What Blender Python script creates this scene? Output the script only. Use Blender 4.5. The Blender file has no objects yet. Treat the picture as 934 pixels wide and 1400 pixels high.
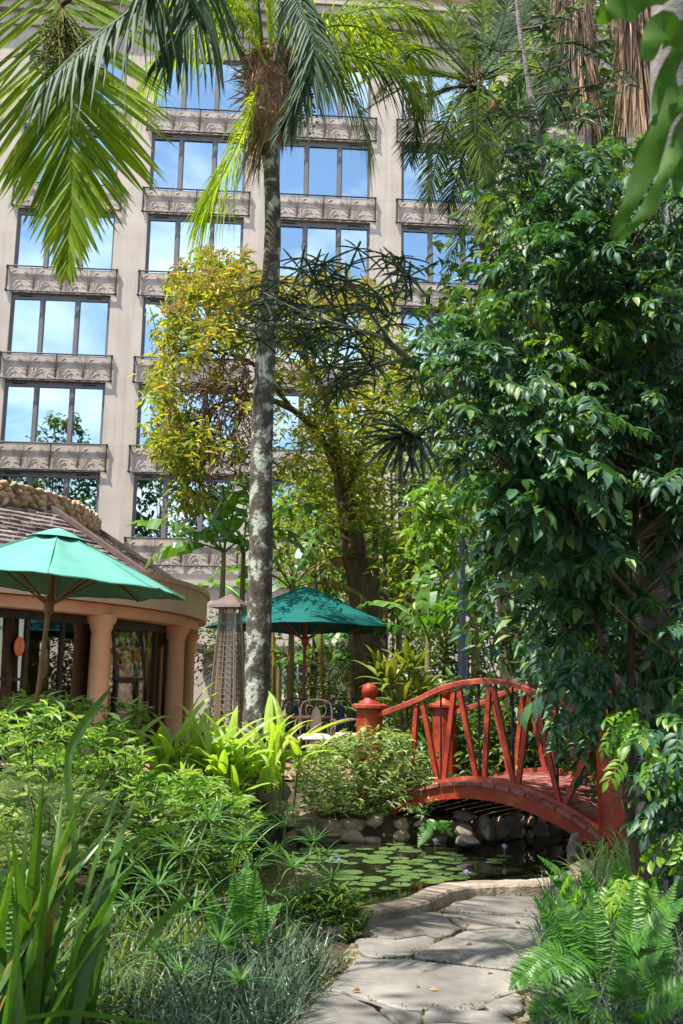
import bpy, math, random
import numpy as np
from mathutils import Vector, Matrix
random.seed(7); RNG = np.random.default_rng(7)
SC = bpy.context.scene; COL = SC.collection
R = math.radians; PI = math.pi

# ------------------------------------------------------------------ camera, sky, sun, exposure
FPX = 1361.0; PITCH = R(10.15); ROLL = R(0.84); EYE = 1.5
cam = bpy.data.cameras.new('camera'); co = bpy.data.objects.new('camera', cam); COL.objects.link(co)
cam.sensor_fit = 'VERTICAL'; cam.sensor_height = 36.0; cam.lens = 36.0 * FPX / 1400.0
cam.clip_start = 0.05; cam.clip_end = 2000
co.matrix_world = Matrix.Translation((0, 0, EYE)) @ Matrix.Rotation(PI / 2 + PITCH, 4, 'X') @ Matrix.Rotation(ROLL, 4, 'Z')
cam.dof.use_dof = True; cam.dof.focus_distance = 12.0; cam.dof.aperture_fstop = 6.3
SC.camera = co

SUN_DIR = Vector((-0.36, -0.24, 0.90)).normalized()      # towards the sun
w = bpy.data.worlds.new('World'); SC.world = w; w.use_nodes = True
nt = w.node_tree; nt.nodes.clear()
def wn(t, **k):
    n = nt.nodes.new(t)
    for a, b in k.items(): setattr(n, a, b)
    return n
sky = wn('ShaderNodeTexSky', sky_type='NISHITA', sun_disc=False)
sky.sun_elevation = math.asin(SUN_DIR.z); sky.sun_rotation = math.atan2(SUN_DIR.x, SUN_DIR.y)
sky.air_density = 1.0; sky.dust_density = 0.6; sky.ozone_density = 1.2
tc = wn('ShaderNodeTexCoord'); sep = wn('ShaderNodeSeparateXYZ'); nt.links.new(tc.outputs['Generated'], sep.inputs[0])
mx = wn('ShaderNodeMath', operation='MAXIMUM'); mx.inputs[1].default_value = 0.0; nt.links.new(sep.outputs[2], mx.inputs[0])
ad = wn('ShaderNodeMath', operation='ADD'); ad.inputs[1].default_value = 0.25; nt.links.new(mx.outputs[0], ad.inputs[0])
cmb = wn('ShaderNodeCombineXYZ')
for i in (0, 1):
    d = wn('ShaderNodeMath', operation='DIVIDE'); nt.links.new(sep.outputs[i], d.inputs[0]); nt.links.new(ad.outputs[0], d.inputs[1]); nt.links.new(d.outputs[0], cmb.inputs[i])
nz = wn('ShaderNodeTexNoise'); nz.inputs['Scale'].default_value = 2.3; nz.inputs['Detail'].default_value = 7; nz.inputs['Roughness'].default_value = 0.55; nz.inputs['Distortion'].default_value = 0.3
nt.links.new(cmb.outputs[0], nz.inputs['Vector'])
rp = wn('ShaderNodeValToRGB'); rp.color_ramp.elements[0].position = 0.45; rp.color_ramp.elements[1].position = 0.66
nt.links.new(nz.outputs[0], rp.inputs[0])
mxc = wn('ShaderNodeMixRGB'); nt.links.new(rp.outputs[0], mxc.inputs[0]); nt.links.new(sky.outputs[0], mxc.inputs[1]); mxc.inputs[2].default_value = (7.6, 7.8, 8.1, 1)
bg = wn('ShaderNodeBackground'); bg.inputs[1].default_value = 0.135; nt.links.new(mxc.outputs[0], bg.inputs[0])
wo = wn('ShaderNodeOutputWorld'); nt.links.new(bg.outputs[0], wo.inputs[0])
sl = bpy.data.lights.new('sun', 'SUN'); sl.energy = 4.7; sl.angle = R(0.53); sl.color = (1.0, 0.95, 0.86)
so = bpy.data.objects.new('sun', sl); COL.objects.link(so); so.location = (-30, -10, 60)
so.rotation_euler = SUN_DIR.to_track_quat('Z', 'Y').to_euler()
vs = SC.view_settings; vs.view_transform = 'Standard'; vs.look = 'None'; vs.exposure = 1.15; vs.gamma = 1.0; vs.use_curve_mapping = False
SC.cycles.use_denoising = True; SC.cycles.max_bounces = 8; SC.cycles.transparent_max_bounces = 16
SC.cycles.diffuse_bounces = 4; SC.cycles.transmission_bounces = 6; SC.cycles.caustics_reflective = False; SC.cycles.caustics_refractive = False

# ------------------------------------------------------------------ pixel -> place (photograph pixels, 934x1400)
def ray(px, py):
    a = (px - 467) / FPX; b = -(py - 700) / FPX
    c, s = math.cos(ROLL), math.sin(ROLL)
    x = a * c - b * s; y = a * s + b * c
    d = (x, math.cos(PITCH) - y * math.sin(PITCH), math.sin(PITCH) + y * math.cos(PITCH))
    return d[0] / d[1], d[2] / d[1]
def at(px, py, Y):
    m, t = ray(px, py); return np.array([m * Y, Y, EYE + t * Y])
def on(px, py, z):
    m, t = ray(px, py); Y = (z - EYE) / t; return np.array([m * Y, Y, z])

# ------------------------------------------------------------------ materials
MATS = {}
def newmat(name):
    m = bpy.data.materials.new(name); m.use_nodes = True; m.node_tree.nodes.clear(); MATS[name] = m
    t = m.node_tree
    def N(k, **kw):
        n = t.nodes.new(k)
        for a, b in kw.items(): setattr(n, a, b)
        return n
    def L(a, b): t.links.new(a, b)
    return m, N, L
def ramp(N, L, src, cols, pos=None):
    r = N('ShaderNodeValToRGB'); e = r.color_ramp.elements
    while len(e) < len(cols): e.new(0.5)
    for i, c in enumerate(cols):
        e[i].position = pos[i] if pos else i / (len(cols) - 1); e[i].color = (*c, 1)
    L(src, r.inputs[0]); return r.outputs[0]
def leafmat(name, cols, trans=None, tf=0.35, rough=0.42, spec=0.5, nscale=0.6, pos=None):
    """foliage: colour varies from leaf to leaf (random per island) and slowly through space"""
    m, N, L = newmat(name)
    g = N('ShaderNodeNewGeometry'); tx = N('ShaderNodeTexNoise'); tx.inputs['Scale'].default_value = nscale; tx.inputs['Detail'].default_value = 2
    L(g.outputs['Position'], tx.inputs['Vector'])
    a = N('ShaderNodeMath', operation='MULTIPLY_ADD'); L(tx.outputs[0], a.inputs[0]); a.inputs[1].default_value = 0.8; a.inputs[2].default_value = -0.4
    b = N('ShaderNodeMath', operation='ADD'); L(g.outputs['Random Per Island'], b.inputs[0]); L(a.outputs[0], b.inputs[1]); b.use_clamp = True
    c = ramp(N, L, b.outputs[0], cols, pos)
    n2 = N('ShaderNodeTexNoise'); n2.inputs['Scale'].default_value = 45; n2.inputs['Detail'].default_value = 3; L(g.outputs['Position'], n2.inputs['Vector'])
    hs = N('ShaderNodeHueSaturation'); L(c, hs.inputs['Color'])
    v = N('ShaderNodeMath', operation='MULTIPLY_ADD'); L(n2.outputs[0], v.inputs[0]); v.inputs[1].default_value = 0.7; v.inputs[2].default_value = 0.65; L(v.outputs[0], hs.inputs['Value'])
    p = N('ShaderNodeBsdfPrincipled'); L(hs.outputs[0], p.inputs['Base Color']); p.inputs['Roughness'].default_value = rough; p.inputs['Specular IOR Level'].default_value = spec
    tr = N('ShaderNodeBsdfTranslucent')
    if trans:
        k = N('ShaderNodeMixRGB'); k.blend_type = 'MULTIPLY'; k.inputs[0].default_value = 1; L(hs.outputs[0], k.inputs[1]); k.inputs[2].default_value = (*trans, 1); L(k.outputs[0], tr.inputs[0])
    else: L(hs.outputs[0], tr.inputs[0])
    mix = N('ShaderNodeMixShader'); mix.inputs[0].default_value = tf; L(p.outputs[0], mix.inputs[1]); L(tr.outputs[0], mix.inputs[2])
    o = N('ShaderNodeOutputMaterial'); L(mix.outputs[0], o.inputs[0]); return m
def surf(name, cols, scale=4.0, rough=0.7, bump=0.0, bscale=None, detail=6, stretch=(1, 1, 1), spec=0.3, metal=0.0, coords='Object', island=0.0, pos=None, streak=0.0):
    m, N, L = newmat(name)
    tc = N('ShaderNodeTexCoord'); mp = N('ShaderNodeMapping'); mp.inputs['Scale'].default_value = stretch
    g = N('ShaderNodeNewGeometry')
    L(g.outputs['Position'] if coords == 'World' else tc.outputs[coords], mp.inputs[0])
    n = N('ShaderNodeTexNoise'); n.inputs['Scale'].default_value = scale; n.inputs['Detail'].default_value = detail; n.inputs['Roughness'].default_value = 0.62
    L(mp.outputs[0], n.inputs['Vector'])
    c0 = n.outputs[0]
    if island:
        a = N('ShaderNodeMath', operation='MULTIPLY_ADD'); L(g.outputs['Random Per Island'], a.inputs[0]); a.inputs[1].default_value = island; L(c0, a.inputs[2])
        oi = N('ShaderNodeObjectInfo'); a2 = N('ShaderNodeMath', operation='MULTIPLY_ADD'); L(oi.outputs['Random'], a2.inputs[0]); a2.inputs[1].default_value = island; L(a.outputs[0], a2.inputs[2])
        s = N('ShaderNodeMath', operation='SUBTRACT'); L(a2.outputs[0], s.inputs[0]); s.inputs[1].default_value = island; c0 = s.outputs[0]
    c = ramp(N, L, c0, cols, pos or [0.3 + 0.4 * i / (len(cols) - 1) for i in range(len(cols))])
    if streak:
        n3 = N('ShaderNodeTexNoise'); n3.inputs['Scale'].default_value = 1.0; n3.inputs['Detail'].default_value = 5
        mp3 = N('ShaderNodeMapping'); mp3.inputs['Scale'].default_value = (3.0, 3.0, 0.12); L(tc.outputs['Object'], mp3.inputs[0]); L(mp3.outputs[0], n3.inputs['Vector'])
        k = N('ShaderNodeMixRGB'); k.blend_type = 'MULTIPLY'; k.inputs[0].default_value = streak; L(c, k.inputs[1])
        L(ramp(N, L, n3.outputs[0], [(0.45, 0.42, 0.38), (1, 1, 1)], [0.32, 0.6]), k.inputs[2]); c = k.outputs[0]
    p = N('ShaderNodeBsdfPrincipled'); L(c, p.inputs['Base Color']); p.inputs['Roughness'].default_value = rough; p.inputs['Specular IOR Level'].default_value = spec; p.inputs['Metallic'].default_value = metal
    if bump:
        n2 = N('ShaderNodeTexNoise'); n2.inputs['Scale'].default_value = bscale or scale * 4; n2.inputs['Detail'].default_value = 6; L(mp.outputs[0], n2.inputs['Vector'])
        b = N('ShaderNodeBump'); b.inputs['Strength'].default_value = bump; b.inputs['Distance'].default_value = 0.02; L(n2.outputs[0], b.inputs['Height']); L(b.outputs[0], p.inputs['Normal'])
    o = N('ShaderNodeOutputMaterial'); L(p.outputs[0], o.inputs[0]); return m
M = MATS
# foliage
leafmat('palm_light', [(0.115, 0.231, 0.016), (0.212, 0.347, 0.023), (0.354, 0.441, 0.038)], (1.5, 1.35, 0.4), 0.6, 0.5, 0.3)
leafmat('palm_dark', [(0.022, 0.06, 0.028), (0.045, 0.10, 0.045), (0.085, 0.14, 0.05)], (1.4, 1.3, 0.6), 0.3, 0.55, 0.25)
leafmat('palm_mid', [(0.05, 0.12, 0.03), (0.11, 0.20, 0.035), (0.26, 0.31, 0.04)], (1.5, 1.4, 0.5), 0.45, 0.5, 0.3)
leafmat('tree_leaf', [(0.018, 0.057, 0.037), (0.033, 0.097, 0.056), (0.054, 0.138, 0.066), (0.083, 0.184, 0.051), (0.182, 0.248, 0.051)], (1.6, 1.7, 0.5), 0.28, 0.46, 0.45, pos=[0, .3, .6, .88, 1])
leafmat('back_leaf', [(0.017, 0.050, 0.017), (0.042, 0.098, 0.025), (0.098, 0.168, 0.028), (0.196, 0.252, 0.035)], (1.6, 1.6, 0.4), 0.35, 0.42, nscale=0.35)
leafmat('sun_tinted_leaf', [(0.03, 0.08, 0.02), (0.09, 0.18, 0.03), (0.22, 0.32, 0.04), (0.40, 0.42, 0.06)], (1.5, 1.5, 0.4), 0.45, 0.42, nscale=0.5)  # brighter copy of the background foliage, sunlight put into its colour
leafmat('new_leaf', [(0.088, 0.224, 0.024), (0.136, 0.288, 0.024), (0.204, 0.320, 0.024)], (1.4, 1.4, 0.5), 0.4, 0.4)
leafmat('golden_leaf', [(0.07, 0.14, 0.025), (0.17, 0.25, 0.035), (0.33, 0.35, 0.05), (0.48, 0.41, 0.09)], (1.5, 1.4, 0.5), 0.5, 0.45, nscale=0.9)
leafmat('golden_flower', [(0.385, 0.264, 0.066), (0.550, 0.418, 0.110), (0.600, 0.495, 0.176)], None, 0.4, 0.7, 0.1)
leafmat('aralia_leaf', [(0.027, 0.063, 0.040), (0.065, 0.108, 0.071), (0.109, 0.153, 0.071)], (1.2, 1.4, 0.6), 0.12, 0.35)
leafmat('banana_leaf', [(0.044, 0.128, 0.026), (0.087, 0.218, 0.039), (0.164, 0.308, 0.039)], (1.5, 1.6, 0.4), 0.42, 0.36)
leafmat('banana_dry', [(0.12, 0.12, 0.02), (0.25, 0.2, 0.03), (0.3, 0.17, 0.05)], None, 0.35, 0.6)
leafmat('ginger_leaf', [(0.102, 0.221, 0.039), (0.189, 0.351, 0.058), (0.349, 0.494, 0.078), (0.612, 0.620, 0.182)], (1.4, 1.4, 0.4), 0.48, 0.36)
leafmat('bed_leaf', [(0.073, 0.180, 0.042), (0.167, 0.316, 0.071), (0.313, 0.451, 0.113), (0.480, 0.586, 0.254)], (1.4, 1.5, 0.45), 0.42, 0.4, nscale=1.2)
leafmat('shrub_leaf', [(0.099, 0.187, 0.061), (0.220, 0.330, 0.110), (0.440, 0.517, 0.242), (0.605, 0.620, 0.374)], (1.3, 1.4, 0.5), 0.35, 0.42, nscale=2.0)
leafmat('flax_leaf', [(0.027, 0.086, 0.015), (0.046, 0.128, 0.021), (0.077, 0.172, 0.025), (0.123, 0.214, 0.025)], (1.4, 1.5, 0.4), 0.4, 0.38)
leafmat('sedge_leaf', [(0.037, 0.126, 0.028), (0.074, 0.195, 0.041), (0.130, 0.264, 0.058)], (1.4, 1.5, 0.5), 0.35, 0.4)
leafmat('mondo_leaf', [(0.024, 0.058, 0.030), (0.054, 0.095, 0.051), (0.108, 0.147, 0.076)], (1.2, 1.4, 0.8), 0.2, 0.35)
leafmat('fern_leaf', [(0.035, 0.125, 0.016), (0.062, 0.188, 0.021), (0.116, 0.261, 0.026)], (1.4, 1.5, 0.4), 0.38, 0.42)
leafmat('cordyline_leaf', [(0.05, 0.12, 0.02), (0.09, 0.17, 0.03), (0.078, 0.156, 0.026), (0.208, 0.260, 0.039), (0.338, 0.312, 0.052), (0.364, 0.130, 0.052)], (1.4, 1.3, 0.5), 0.4, 0.36, nscale=3)
leafmat('heliconia_leaf', [(0.045, 0.135, 0.030), (0.090, 0.210, 0.038), (0.165, 0.300, 0.045)], (1.5, 1.5, 0.4), 0.35, 0.33)
leafmat('near_leaf', [(0.045, 0.12, 0.014), (0.075, 0.17, 0.02)], (1.4, 1.5, 0.4), 0.45, 0.6, 0.2)
leafmat('lily_pad', [(0.050, 0.107, 0.030), (0.086, 0.151, 0.045), (0.131, 0.183, 0.060)], None, 0.08, 0.32, 0.5)
leafmat('fallen_leaf', [(0.30, 0.22, 0.04), (0.32, 0.17, 0.06), (0.42, 0.33, 0.10)], None, 0.2, 0.6)
leafmat('euphorbia_leaf', [(0.02, 0.06, 0.025), (0.04, 0.09, 0.03), (0.06, 0.11, 0.04)], None, 0.05, 0.5)
leafmat('moss', [(0.05, 0.07, 0.015), (0.10, 0.11, 0.02)], None, 0.1, 0.9, 0.05)
leafmat('dry_fibre', [(0.182, 0.119, 0.073), (0.365, 0.238, 0.155), (0.583, 0.420, 0.292)], None, 0.15, 0.85, 0.1)
leafmat('white_puff', [(0.6, 0.6, 0.5), (0.75, 0.74, 0.65)], None, 0.3, 0.8, 0.1)
leafmat('seed_green', [(0.10, 0.12, 0.02), (0.2, 0.2, 0.03)], None, 0.2, 0.5)
# hard surfaces
surf('soil', [(0.022, 0.015, 0.009), (0.055, 0.038, 0.022), (0.09, 0.065, 0.04)], 3.0, 0.95, 0.8, 18, coords='World')
surf('flagstone', [(0.075, 0.066, 0.052), (0.14, 0.13, 0.113), (0.19, 0.178, 0.16), (0.28, 0.255, 0.22)], 2.6, 0.62, 0.5, 9, coords='World', island=0.16, spec=0.35, detail=10)
surf('kerb', [(0.16, 0.12, 0.085), (0.30, 0.235, 0.18), (0.40, 0.33, 0.27)], 3.5, 0.8, 0.6, 30, coords='World')
surf('mortar', [(0.06, 0.05, 0.035), (0.20, 0.15, 0.105), (0.32, 0.245, 0.18)], 4, 0.9, 0.8, 22, coords='World')
surf('wall_stone', [(0.16, 0.10, 0.065), (0.34, 0.22, 0.15), (0.50, 0.37, 0.27)], 6, 0.9, 1.0, 20, coords='World', island=0.22)
surf('grey_rock', [(0.07, 0.055, 0.04), (0.19, 0.155, 0.12), (0.32, 0.27, 0.215)], 4, 0.85, 0.8, 16, coords='World', island=0.12)
surf('ring_stone', [(0.20, 0.12, 0.065), (0.40, 0.27, 0.16), (0.55, 0.42, 0.29)], 5, 0.9, 0.7, 24, coords='World', island=0.25)
surf('patio', [(0.16, 0.085, 0.06), (0.25, 0.14, 0.10), (0.33, 0.2, 0.15)], 5, 0.85, 0.4, 30, coords='World')
m, N, L = newmat('facade')
_tc = N('ShaderNodeTexCoord'); _sw = N('ShaderNodeSeparateXYZ'); L(_tc.outputs['Object'], _sw.inputs[0]); _cw = N('ShaderNodeCombineXYZ'); L(_sw.outputs[0], _cw.inputs[0]); L(_sw.outputs[2], _cw.inputs[1])
_br = N('ShaderNodeTexBrick'); L(_cw.outputs[0], _br.inputs['Vector']); _br.inputs['Scale'].default_value = 1.0; _br.inputs['Brick Width'].default_value = 1.3; _br.inputs['Row Height'].default_value = 0.66; _br.inputs['Mortar Size'].default_value = 0.010; _br.inputs['Mortar Smooth'].default_value = 0.3
_br.inputs['Color1'].default_value = (0.535, 0.46, 0.398, 1); _br.inputs['Color2'].default_value = (0.55, 0.475, 0.41, 1); _br.inputs['Mortar'].default_value = (0.495, 0.42, 0.362, 1)
_n1 = N('ShaderNodeTexNoise'); _n1.inputs['Scale'].default_value = 1.1; _n1.inputs['Detail'].default_value = 8; L(_tc.outputs['Object'], _n1.inputs['Vector'])
_mp = N('ShaderNodeMapping'); _mp.inputs['Scale'].default_value = (5, 5, 0.18); L(_tc.outputs['Object'], _mp.inputs[0]); _n2 = N('ShaderNodeTexNoise'); _n2.inputs['Scale'].default_value = 1.0; _n2.inputs['Detail'].default_value = 6; L(_mp.outputs[0], _n2.inputs['Vector'])
_k1 = N('ShaderNodeMixRGB'); _k1.blend_type = 'MULTIPLY'; _k1.inputs[0].default_value = 0.35; L(_br.outputs[0], _k1.inputs[1]); L(ramp(N, L, _n1.outputs[0], [(0.72, 0.7, 0.68), (1.1, 1.1, 1.1)], [.35, .65]), _k1.inputs[2])
_k2 = N('ShaderNodeMixRGB'); _k2.blend_type = 'MULTIPLY'; _k2.inputs[0].default_value = 0.22; L(_k1.outputs[0], _k2.inputs[1]); L(ramp(N, L, _n2.outputs[0], [(0.5, 0.46, 0.42), (1, 1, 1)], [.36, .55]), _k2.inputs[2])
_p = N('ShaderNodeBsdfPrincipled'); _p.inputs['Roughness'].default_value = 0.9; _p.inputs['Specular IOR Level'].default_value = 0.15; L(_k2.outputs[0], _p.inputs['Base Color'])
_bp = N('ShaderNodeBump'); _bp.inputs['Strength'].default_value = 0.12; _bp.inputs['Distance'].default_value = 0.01; L(_br.outputs[1], _bp.inputs['Height']); _bp.invert = True; L(_bp.outputs[0], _p.inputs['Normal'])
_o = N('ShaderNodeOutputMaterial'); L(_p.outputs[0], _o.inputs[0])
surf('bounce_paving', [(0.38, 0.27, 0.20), (0.46, 0.35, 0.27), (0.52, 0.42, 0.33)], 4, 0.85, 0.3, 30, coords='World')  # pale tone for the added ring that bounces light at the restaurant
surf('cornice', [(0.40, 0.35, 0.30), (0.50, 0.44, 0.37)], 2, 0.85, 0.2, 30)
surf('window_frame', [(0.13, 0.125, 0.135), (0.19, 0.18, 0.19)], 3, 0.5, 0.0)
surf('iron_dark', [(0.03, 0.025, 0.024), (0.06, 0.05, 0.045)], 9, 0.55, 0.2, 60)
surf('iron_brown', [(0.09, 0.06, 0.048), (0.15, 0.105, 0.085)], 9, 0.5, 0.2, 60)
surf('black_rod', [(0.008, 0.008, 0.008), (0.02, 0.02, 0.02)], 9, 0.5)
surf('curtain', [(0.55, 0.55, 0.55), (0.70, 0.70, 0.70)], 2, 0.9)
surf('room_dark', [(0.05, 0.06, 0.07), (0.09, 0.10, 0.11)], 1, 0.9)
surf('stucco', [(0.62, 0.33, 0.19), (0.68, 0.39, 0.24), (0.72, 0.43, 0.28)], 1.5, 0.85, 0.15, 40)
surf('stucco_pale', [(0.56, 0.39, 0.29), (0.64, 0.45, 0.34), (0.68, 0.5, 0.39)], 1.5, 0.8, 0.1, 40, streak=0.25)
surf('shingle', [(0.08, 0.06, 0.058), (0.16, 0.125, 0.12), (0.26, 0.215, 0.205)], 6, 0.8, 0.5, 30, coords='World', island=0.3)
surf('ridge_wood', [(0.085, 0.06, 0.055), (0.14, 0.10, 0.09)], 6, 0.75, 0.3, 30)
surf('dark_frame', [(0.03, 0.022, 0.018), (0.05, 0.038, 0.03)], 6, 0.5)
surf('interior_wood', [(0.10, 0.055, 0.028), (0.24, 0.14, 0.07), (0.34, 0.22, 0.12)], 3, 0.8)
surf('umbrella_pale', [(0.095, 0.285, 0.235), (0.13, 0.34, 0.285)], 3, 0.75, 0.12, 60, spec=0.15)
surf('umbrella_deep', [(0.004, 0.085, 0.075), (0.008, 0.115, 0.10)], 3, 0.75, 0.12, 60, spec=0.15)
surf('wood_brown', [(0.20, 0.085, 0.04), (0.32, 0.15, 0.075)], 6, 0.55, 0.2, 30, stretch=(8, 8, 1))
surf('wood_red', [(0.17, 0.05, 0.03), (0.25, 0.085, 0.05)], 6, 0.5, 0.2, 30, stretch=(8, 8, 1))
surf('bridge_red', [(0.15, 0.016, 0.007), (0.27, 0.028, 0.010), (0.32, 0.040, 0.013), (0.40, 0.085, 0.04)], 5, 0.5, 0.25, 40, spec=0.4, coords='World')
surf('bridge_rail', [(0.15, 0.020, 0.010), (0.25, 0.036, 0.017), (0.31, 0.055, 0.03), (0.40, 0.13, 0.08)], 8, 0.48, 0.25, 40, spec=0.4, coords='World')
surf('bridge_plank', [(0.13, 0.032, 0.026), (0.22, 0.068, 0.055), (0.33, 0.14, 0.12)], 7, 0.6, 0.3, 40, coords='World', island=0.14)
surf('bark_lichen', [(0.028, 0.022, 0.018), (0.085, 0.07, 0.055), (0.11, 0.095, 0.075), (0.33, 0.36, 0.29), (0.42, 0.45, 0.38)], 7.0, 0.9, 0.8, 28, coords='World', pos=[0.30, 0.45, 0.535, 0.57, 0.68], stretch=(1, 1, 0.75))
surf('bark_brown', [(0.035, 0.022, 0.014), (0.10, 0.065, 0.04), (0.17, 0.12, 0.08)], 7, 0.9, 0.8, 30, coords='World', stretch=(1, 1, 0.35))
surf('bark_grey', [(0.10, 0.09, 0.085), (0.20, 0.185, 0.175), (0.30, 0.28, 0.27)], 5, 0.85, 0.5, 30, coords='World', stretch=(1, 1, 2.5))
surf('banana_stem', [(0.10, 0.10, 0.03), (0.20, 0.17, 0.06), (0.26, 0.17, 0.09)], 6, 0.6, 0.2, 30, coords='World', stretch=(1, 1, .3))
surf('bamboo', [(0.16, 0.13, 0.025), (0.28, 0.22, 0.05)], 5, 0.5, 0.1, 30)
surf('stem_green', [(0.05, 0.10, 0.02), (0.12, 0.17, 0.04)], 8, 0.6)
surf('twig', [(0.10, 0.06, 0.035), (0.22, 0.13, 0.075)], 8, 0.85, coords='World')
surf('lamp_grey', [(0.07, 0.08, 0.10), (0.11, 0.12, 0.145)], 6, 0.5, 0.1, 50)
surf('steel', [(0.30, 0.25, 0.22), (0.42, 0.36, 0.32)], 6, 0.35, 0.0, metal=0.6)
surf('heater_mesh', [(0.16, 0.11, 0.085), (0.28, 0.21, 0.17)], 80, 0.5, 0.3, 200)
surf('cushion', [(0.25, 0.13, 0.08), (0.62, 0.55, 0.48), (0.7, 0.65, 0.6)], 30, 0.9, detail=2, coords='World', pos=[0.42, 0.5, 0.6])
surf('blue_fabric', [(0.025, 0.04, 0.075), (0.045, 0.07, 0.12)], 10, 0.9)
surf('sign_orange', [(0.62, 0.09, 0.015), (0.68, 0.11, 0.02)], 4, 0.5)
surf('sign_cream', [(0.75, 0.45, 0.2), (0.8, 0.5, 0.25)], 4, 0.5)
surf('lily_blue', [(0.45, 0.47, 0.72), (0.6, 0.6, 0.8)], 8, 0.5)
surf('seed_brown', [(0.16, 0.06, 0.02), (0.34, 0.14, 0.04)], 25, 0.8, 0.8, 60)
surf('white_cloth', [(0.6, 0.6, 0.6), (0.72, 0.72, 0.72)], 4, 0.8)
def glassmat(name, tint, refl, dark):
    m, N, L = newmat(name)
    g = N('ShaderNodeBsdfGlossy'); g.inputs[0].default_value = (*tint, 1); g.inputs['Roughness'].default_value = 0.01
    tr = N('ShaderNodeBsdfTransparent'); tr.inputs[0].default_value = (*dark, 1)
    mix = N('ShaderNodeMixShader'); mix.inputs[0].default_value = refl; L(tr.outputs[0], mix.inputs[1]); L(g.outputs[0], mix.inputs[2])
    o = N('ShaderNodeOutputMaterial'); L(mix.outputs[0], o.inputs[0]); return m
glassmat('hotel_glass', (0.76, 0.90, 0.93), 0.60, (0.68, 0.80, 0.82))
glassmat('shop_glass', (0.8, 0.78, 0.75), 0.17, (0.6, 0.52, 0.44))
def watermat():
    m, N, L = newmat('water')
    p = N('ShaderNodeBsdfPrincipled'); p.inputs['Base Color'].default_value = (0.012, 0.014, 0.006, 1); p.inputs['Roughness'].default_value = 0.03; p.inputs['IOR'].default_value = 1.33
    g = N('ShaderNodeNewGeometry'); n = N('ShaderNodeTexNoise'); n.inputs['Scale'].default_value = 3.5; n.inputs['Detail'].default_value = 2; L(g.outputs['Position'], n.inputs['Vector'])
    b = N('ShaderNodeBump'); b.inputs['Strength'].default_value = 0.12; b.inputs['Distance'].default_value = 0.03; L(n.outputs[0], b.inputs['Height']); L(b.outputs[0], p.inputs['Normal'])
    o = N('ShaderNodeOutputMaterial'); L(p.outputs[0], o.inputs[0])
watermat()

# ------------------------------------------------------------------ mesh helpers
def nrm(v):
    v = np.asarray(v, float); return v / (np.linalg.norm(v, axis=-1, keepdims=True) + 1e-12)
ORG = {}
def finish(o, label=None, cat=None, group=None, kind=None):
    if label: o['label'] = label
    if cat: o['category'] = cat
    if group: o['group'] = group
    if kind: o['kind'] = kind
    return o
def thing(name, label, cat, loc=(0, 0, 0), group=None, rotz=0.0):
    o = bpy.data.objects.new(name, None); COL.objects.link(o); o.location = loc; o.rotation_euler = (0, 0, rotz)
    o.empty_display_size = 0.2; ORG[o] = np.array(loc, float)
    return finish(o, label, cat, group)
class Bag:
    """collects faces, becomes ONE mesh object"""
    def __init__(s): s.v = []; s.f4 = []; s.f3 = []; s.n = 0
    def add(s, v, q=None, t=None):
        v = np.asarray(v, float).reshape(-1, 3)
        if q is not None and len(q): s.f4.append(np.asarray(q, int).reshape(-1, 4) + s.n)
        if t is not None and len(t): s.f3.append(np.asarray(t, int).reshape(-1, 3) + s.n)
        s.v.append(v); s.n += len(v)
    def mesh(s, name, mat, smooth=False, org=(0, 0, 0)):
        v = np.concatenate(s.v) - np.asarray(org, float)
        q = np.concatenate(s.f4) if s.f4 else np.zeros((0, 4), int); t = np.concatenate(s.f3) if s.f3 else np.zeros((0, 3), int)
        me = bpy.data.meshes.new(name); me.vertices.add(len(v)); me.vertices.foreach_set('co', v.astype(np.float32).ravel())
        loops = np.concatenate([q.ravel(), t.ravel()]).astype(np.int32); nf = len(q) + len(t)
        me.loops.add(len(loops)); me.loops.foreach_set('vertex_index', loops)
        st = np.concatenate([np.arange(len(q)) * 4, len(q) * 4 + np.arange(len(t)) * 3]).astype(np.int32)
        me.polygons.add(nf); me.polygons.foreach_set('loop_start', st)
        me.polygons.foreach_set('use_smooth', np.full(nf, bool(smooth)))
        me.materials.append(M[mat] if isinstance(mat, str) else mat); me.update(); me.validate(); return me
    def build(s, name, mat, parent=None, org=None, smooth=False, **k):
        """mesh given in world space; a child shares its parent's origin unless org says otherwise"""
        if org is None: org = ORG.get(parent, np.zeros(3)) if parent is not None else np.zeros(3)
        org = np.asarray(org, float)
        o = bpy.data.objects.new(name, s.mesh(name, mat, smooth, org)); COL.objects.link(o)
        if parent is not None: o.parent = parent; o.location = org - ORG[parent]
        else: o.location = org
        ORG[o] = org
        return finish(o, **k)
BOXQ = [(0, 1, 3, 2), (4, 6, 7, 5), (0, 4, 5, 1), (2, 3, 7, 6), (0, 2, 6, 4), (1, 5, 7, 3)]
def box(b, c, size, ax=None):
    """box centred at c; ax = 3x3 rows of axis directions"""
    h = np.asarray(size, float) / 2; s = np.array([[x, y, z] for x in (-1, 1) for y in (-1, 1) for z in (-1, 1)]) * h
    if ax is not None: s = s @ np.asarray(ax, float)
    b.add(s + np.asarray(c, float), BOXQ)
def beam(b, p, q, wd, th, side=None):
    """rectangular bar from p to q; wd along side, th across"""
    p = np.asarray(p, float); q = np.asarray(q, float); d = nrm(q - p)
    s = np.array(side, float) if side is not None else np.cross(d, (0, 0, 1)); s = nrm(s - d * s.dot(d)); n = np.cross(s, d)
    box(b, (p + q) / 2, (wd, np.linalg.norm(q - p), th), (s, d, n))
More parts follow.
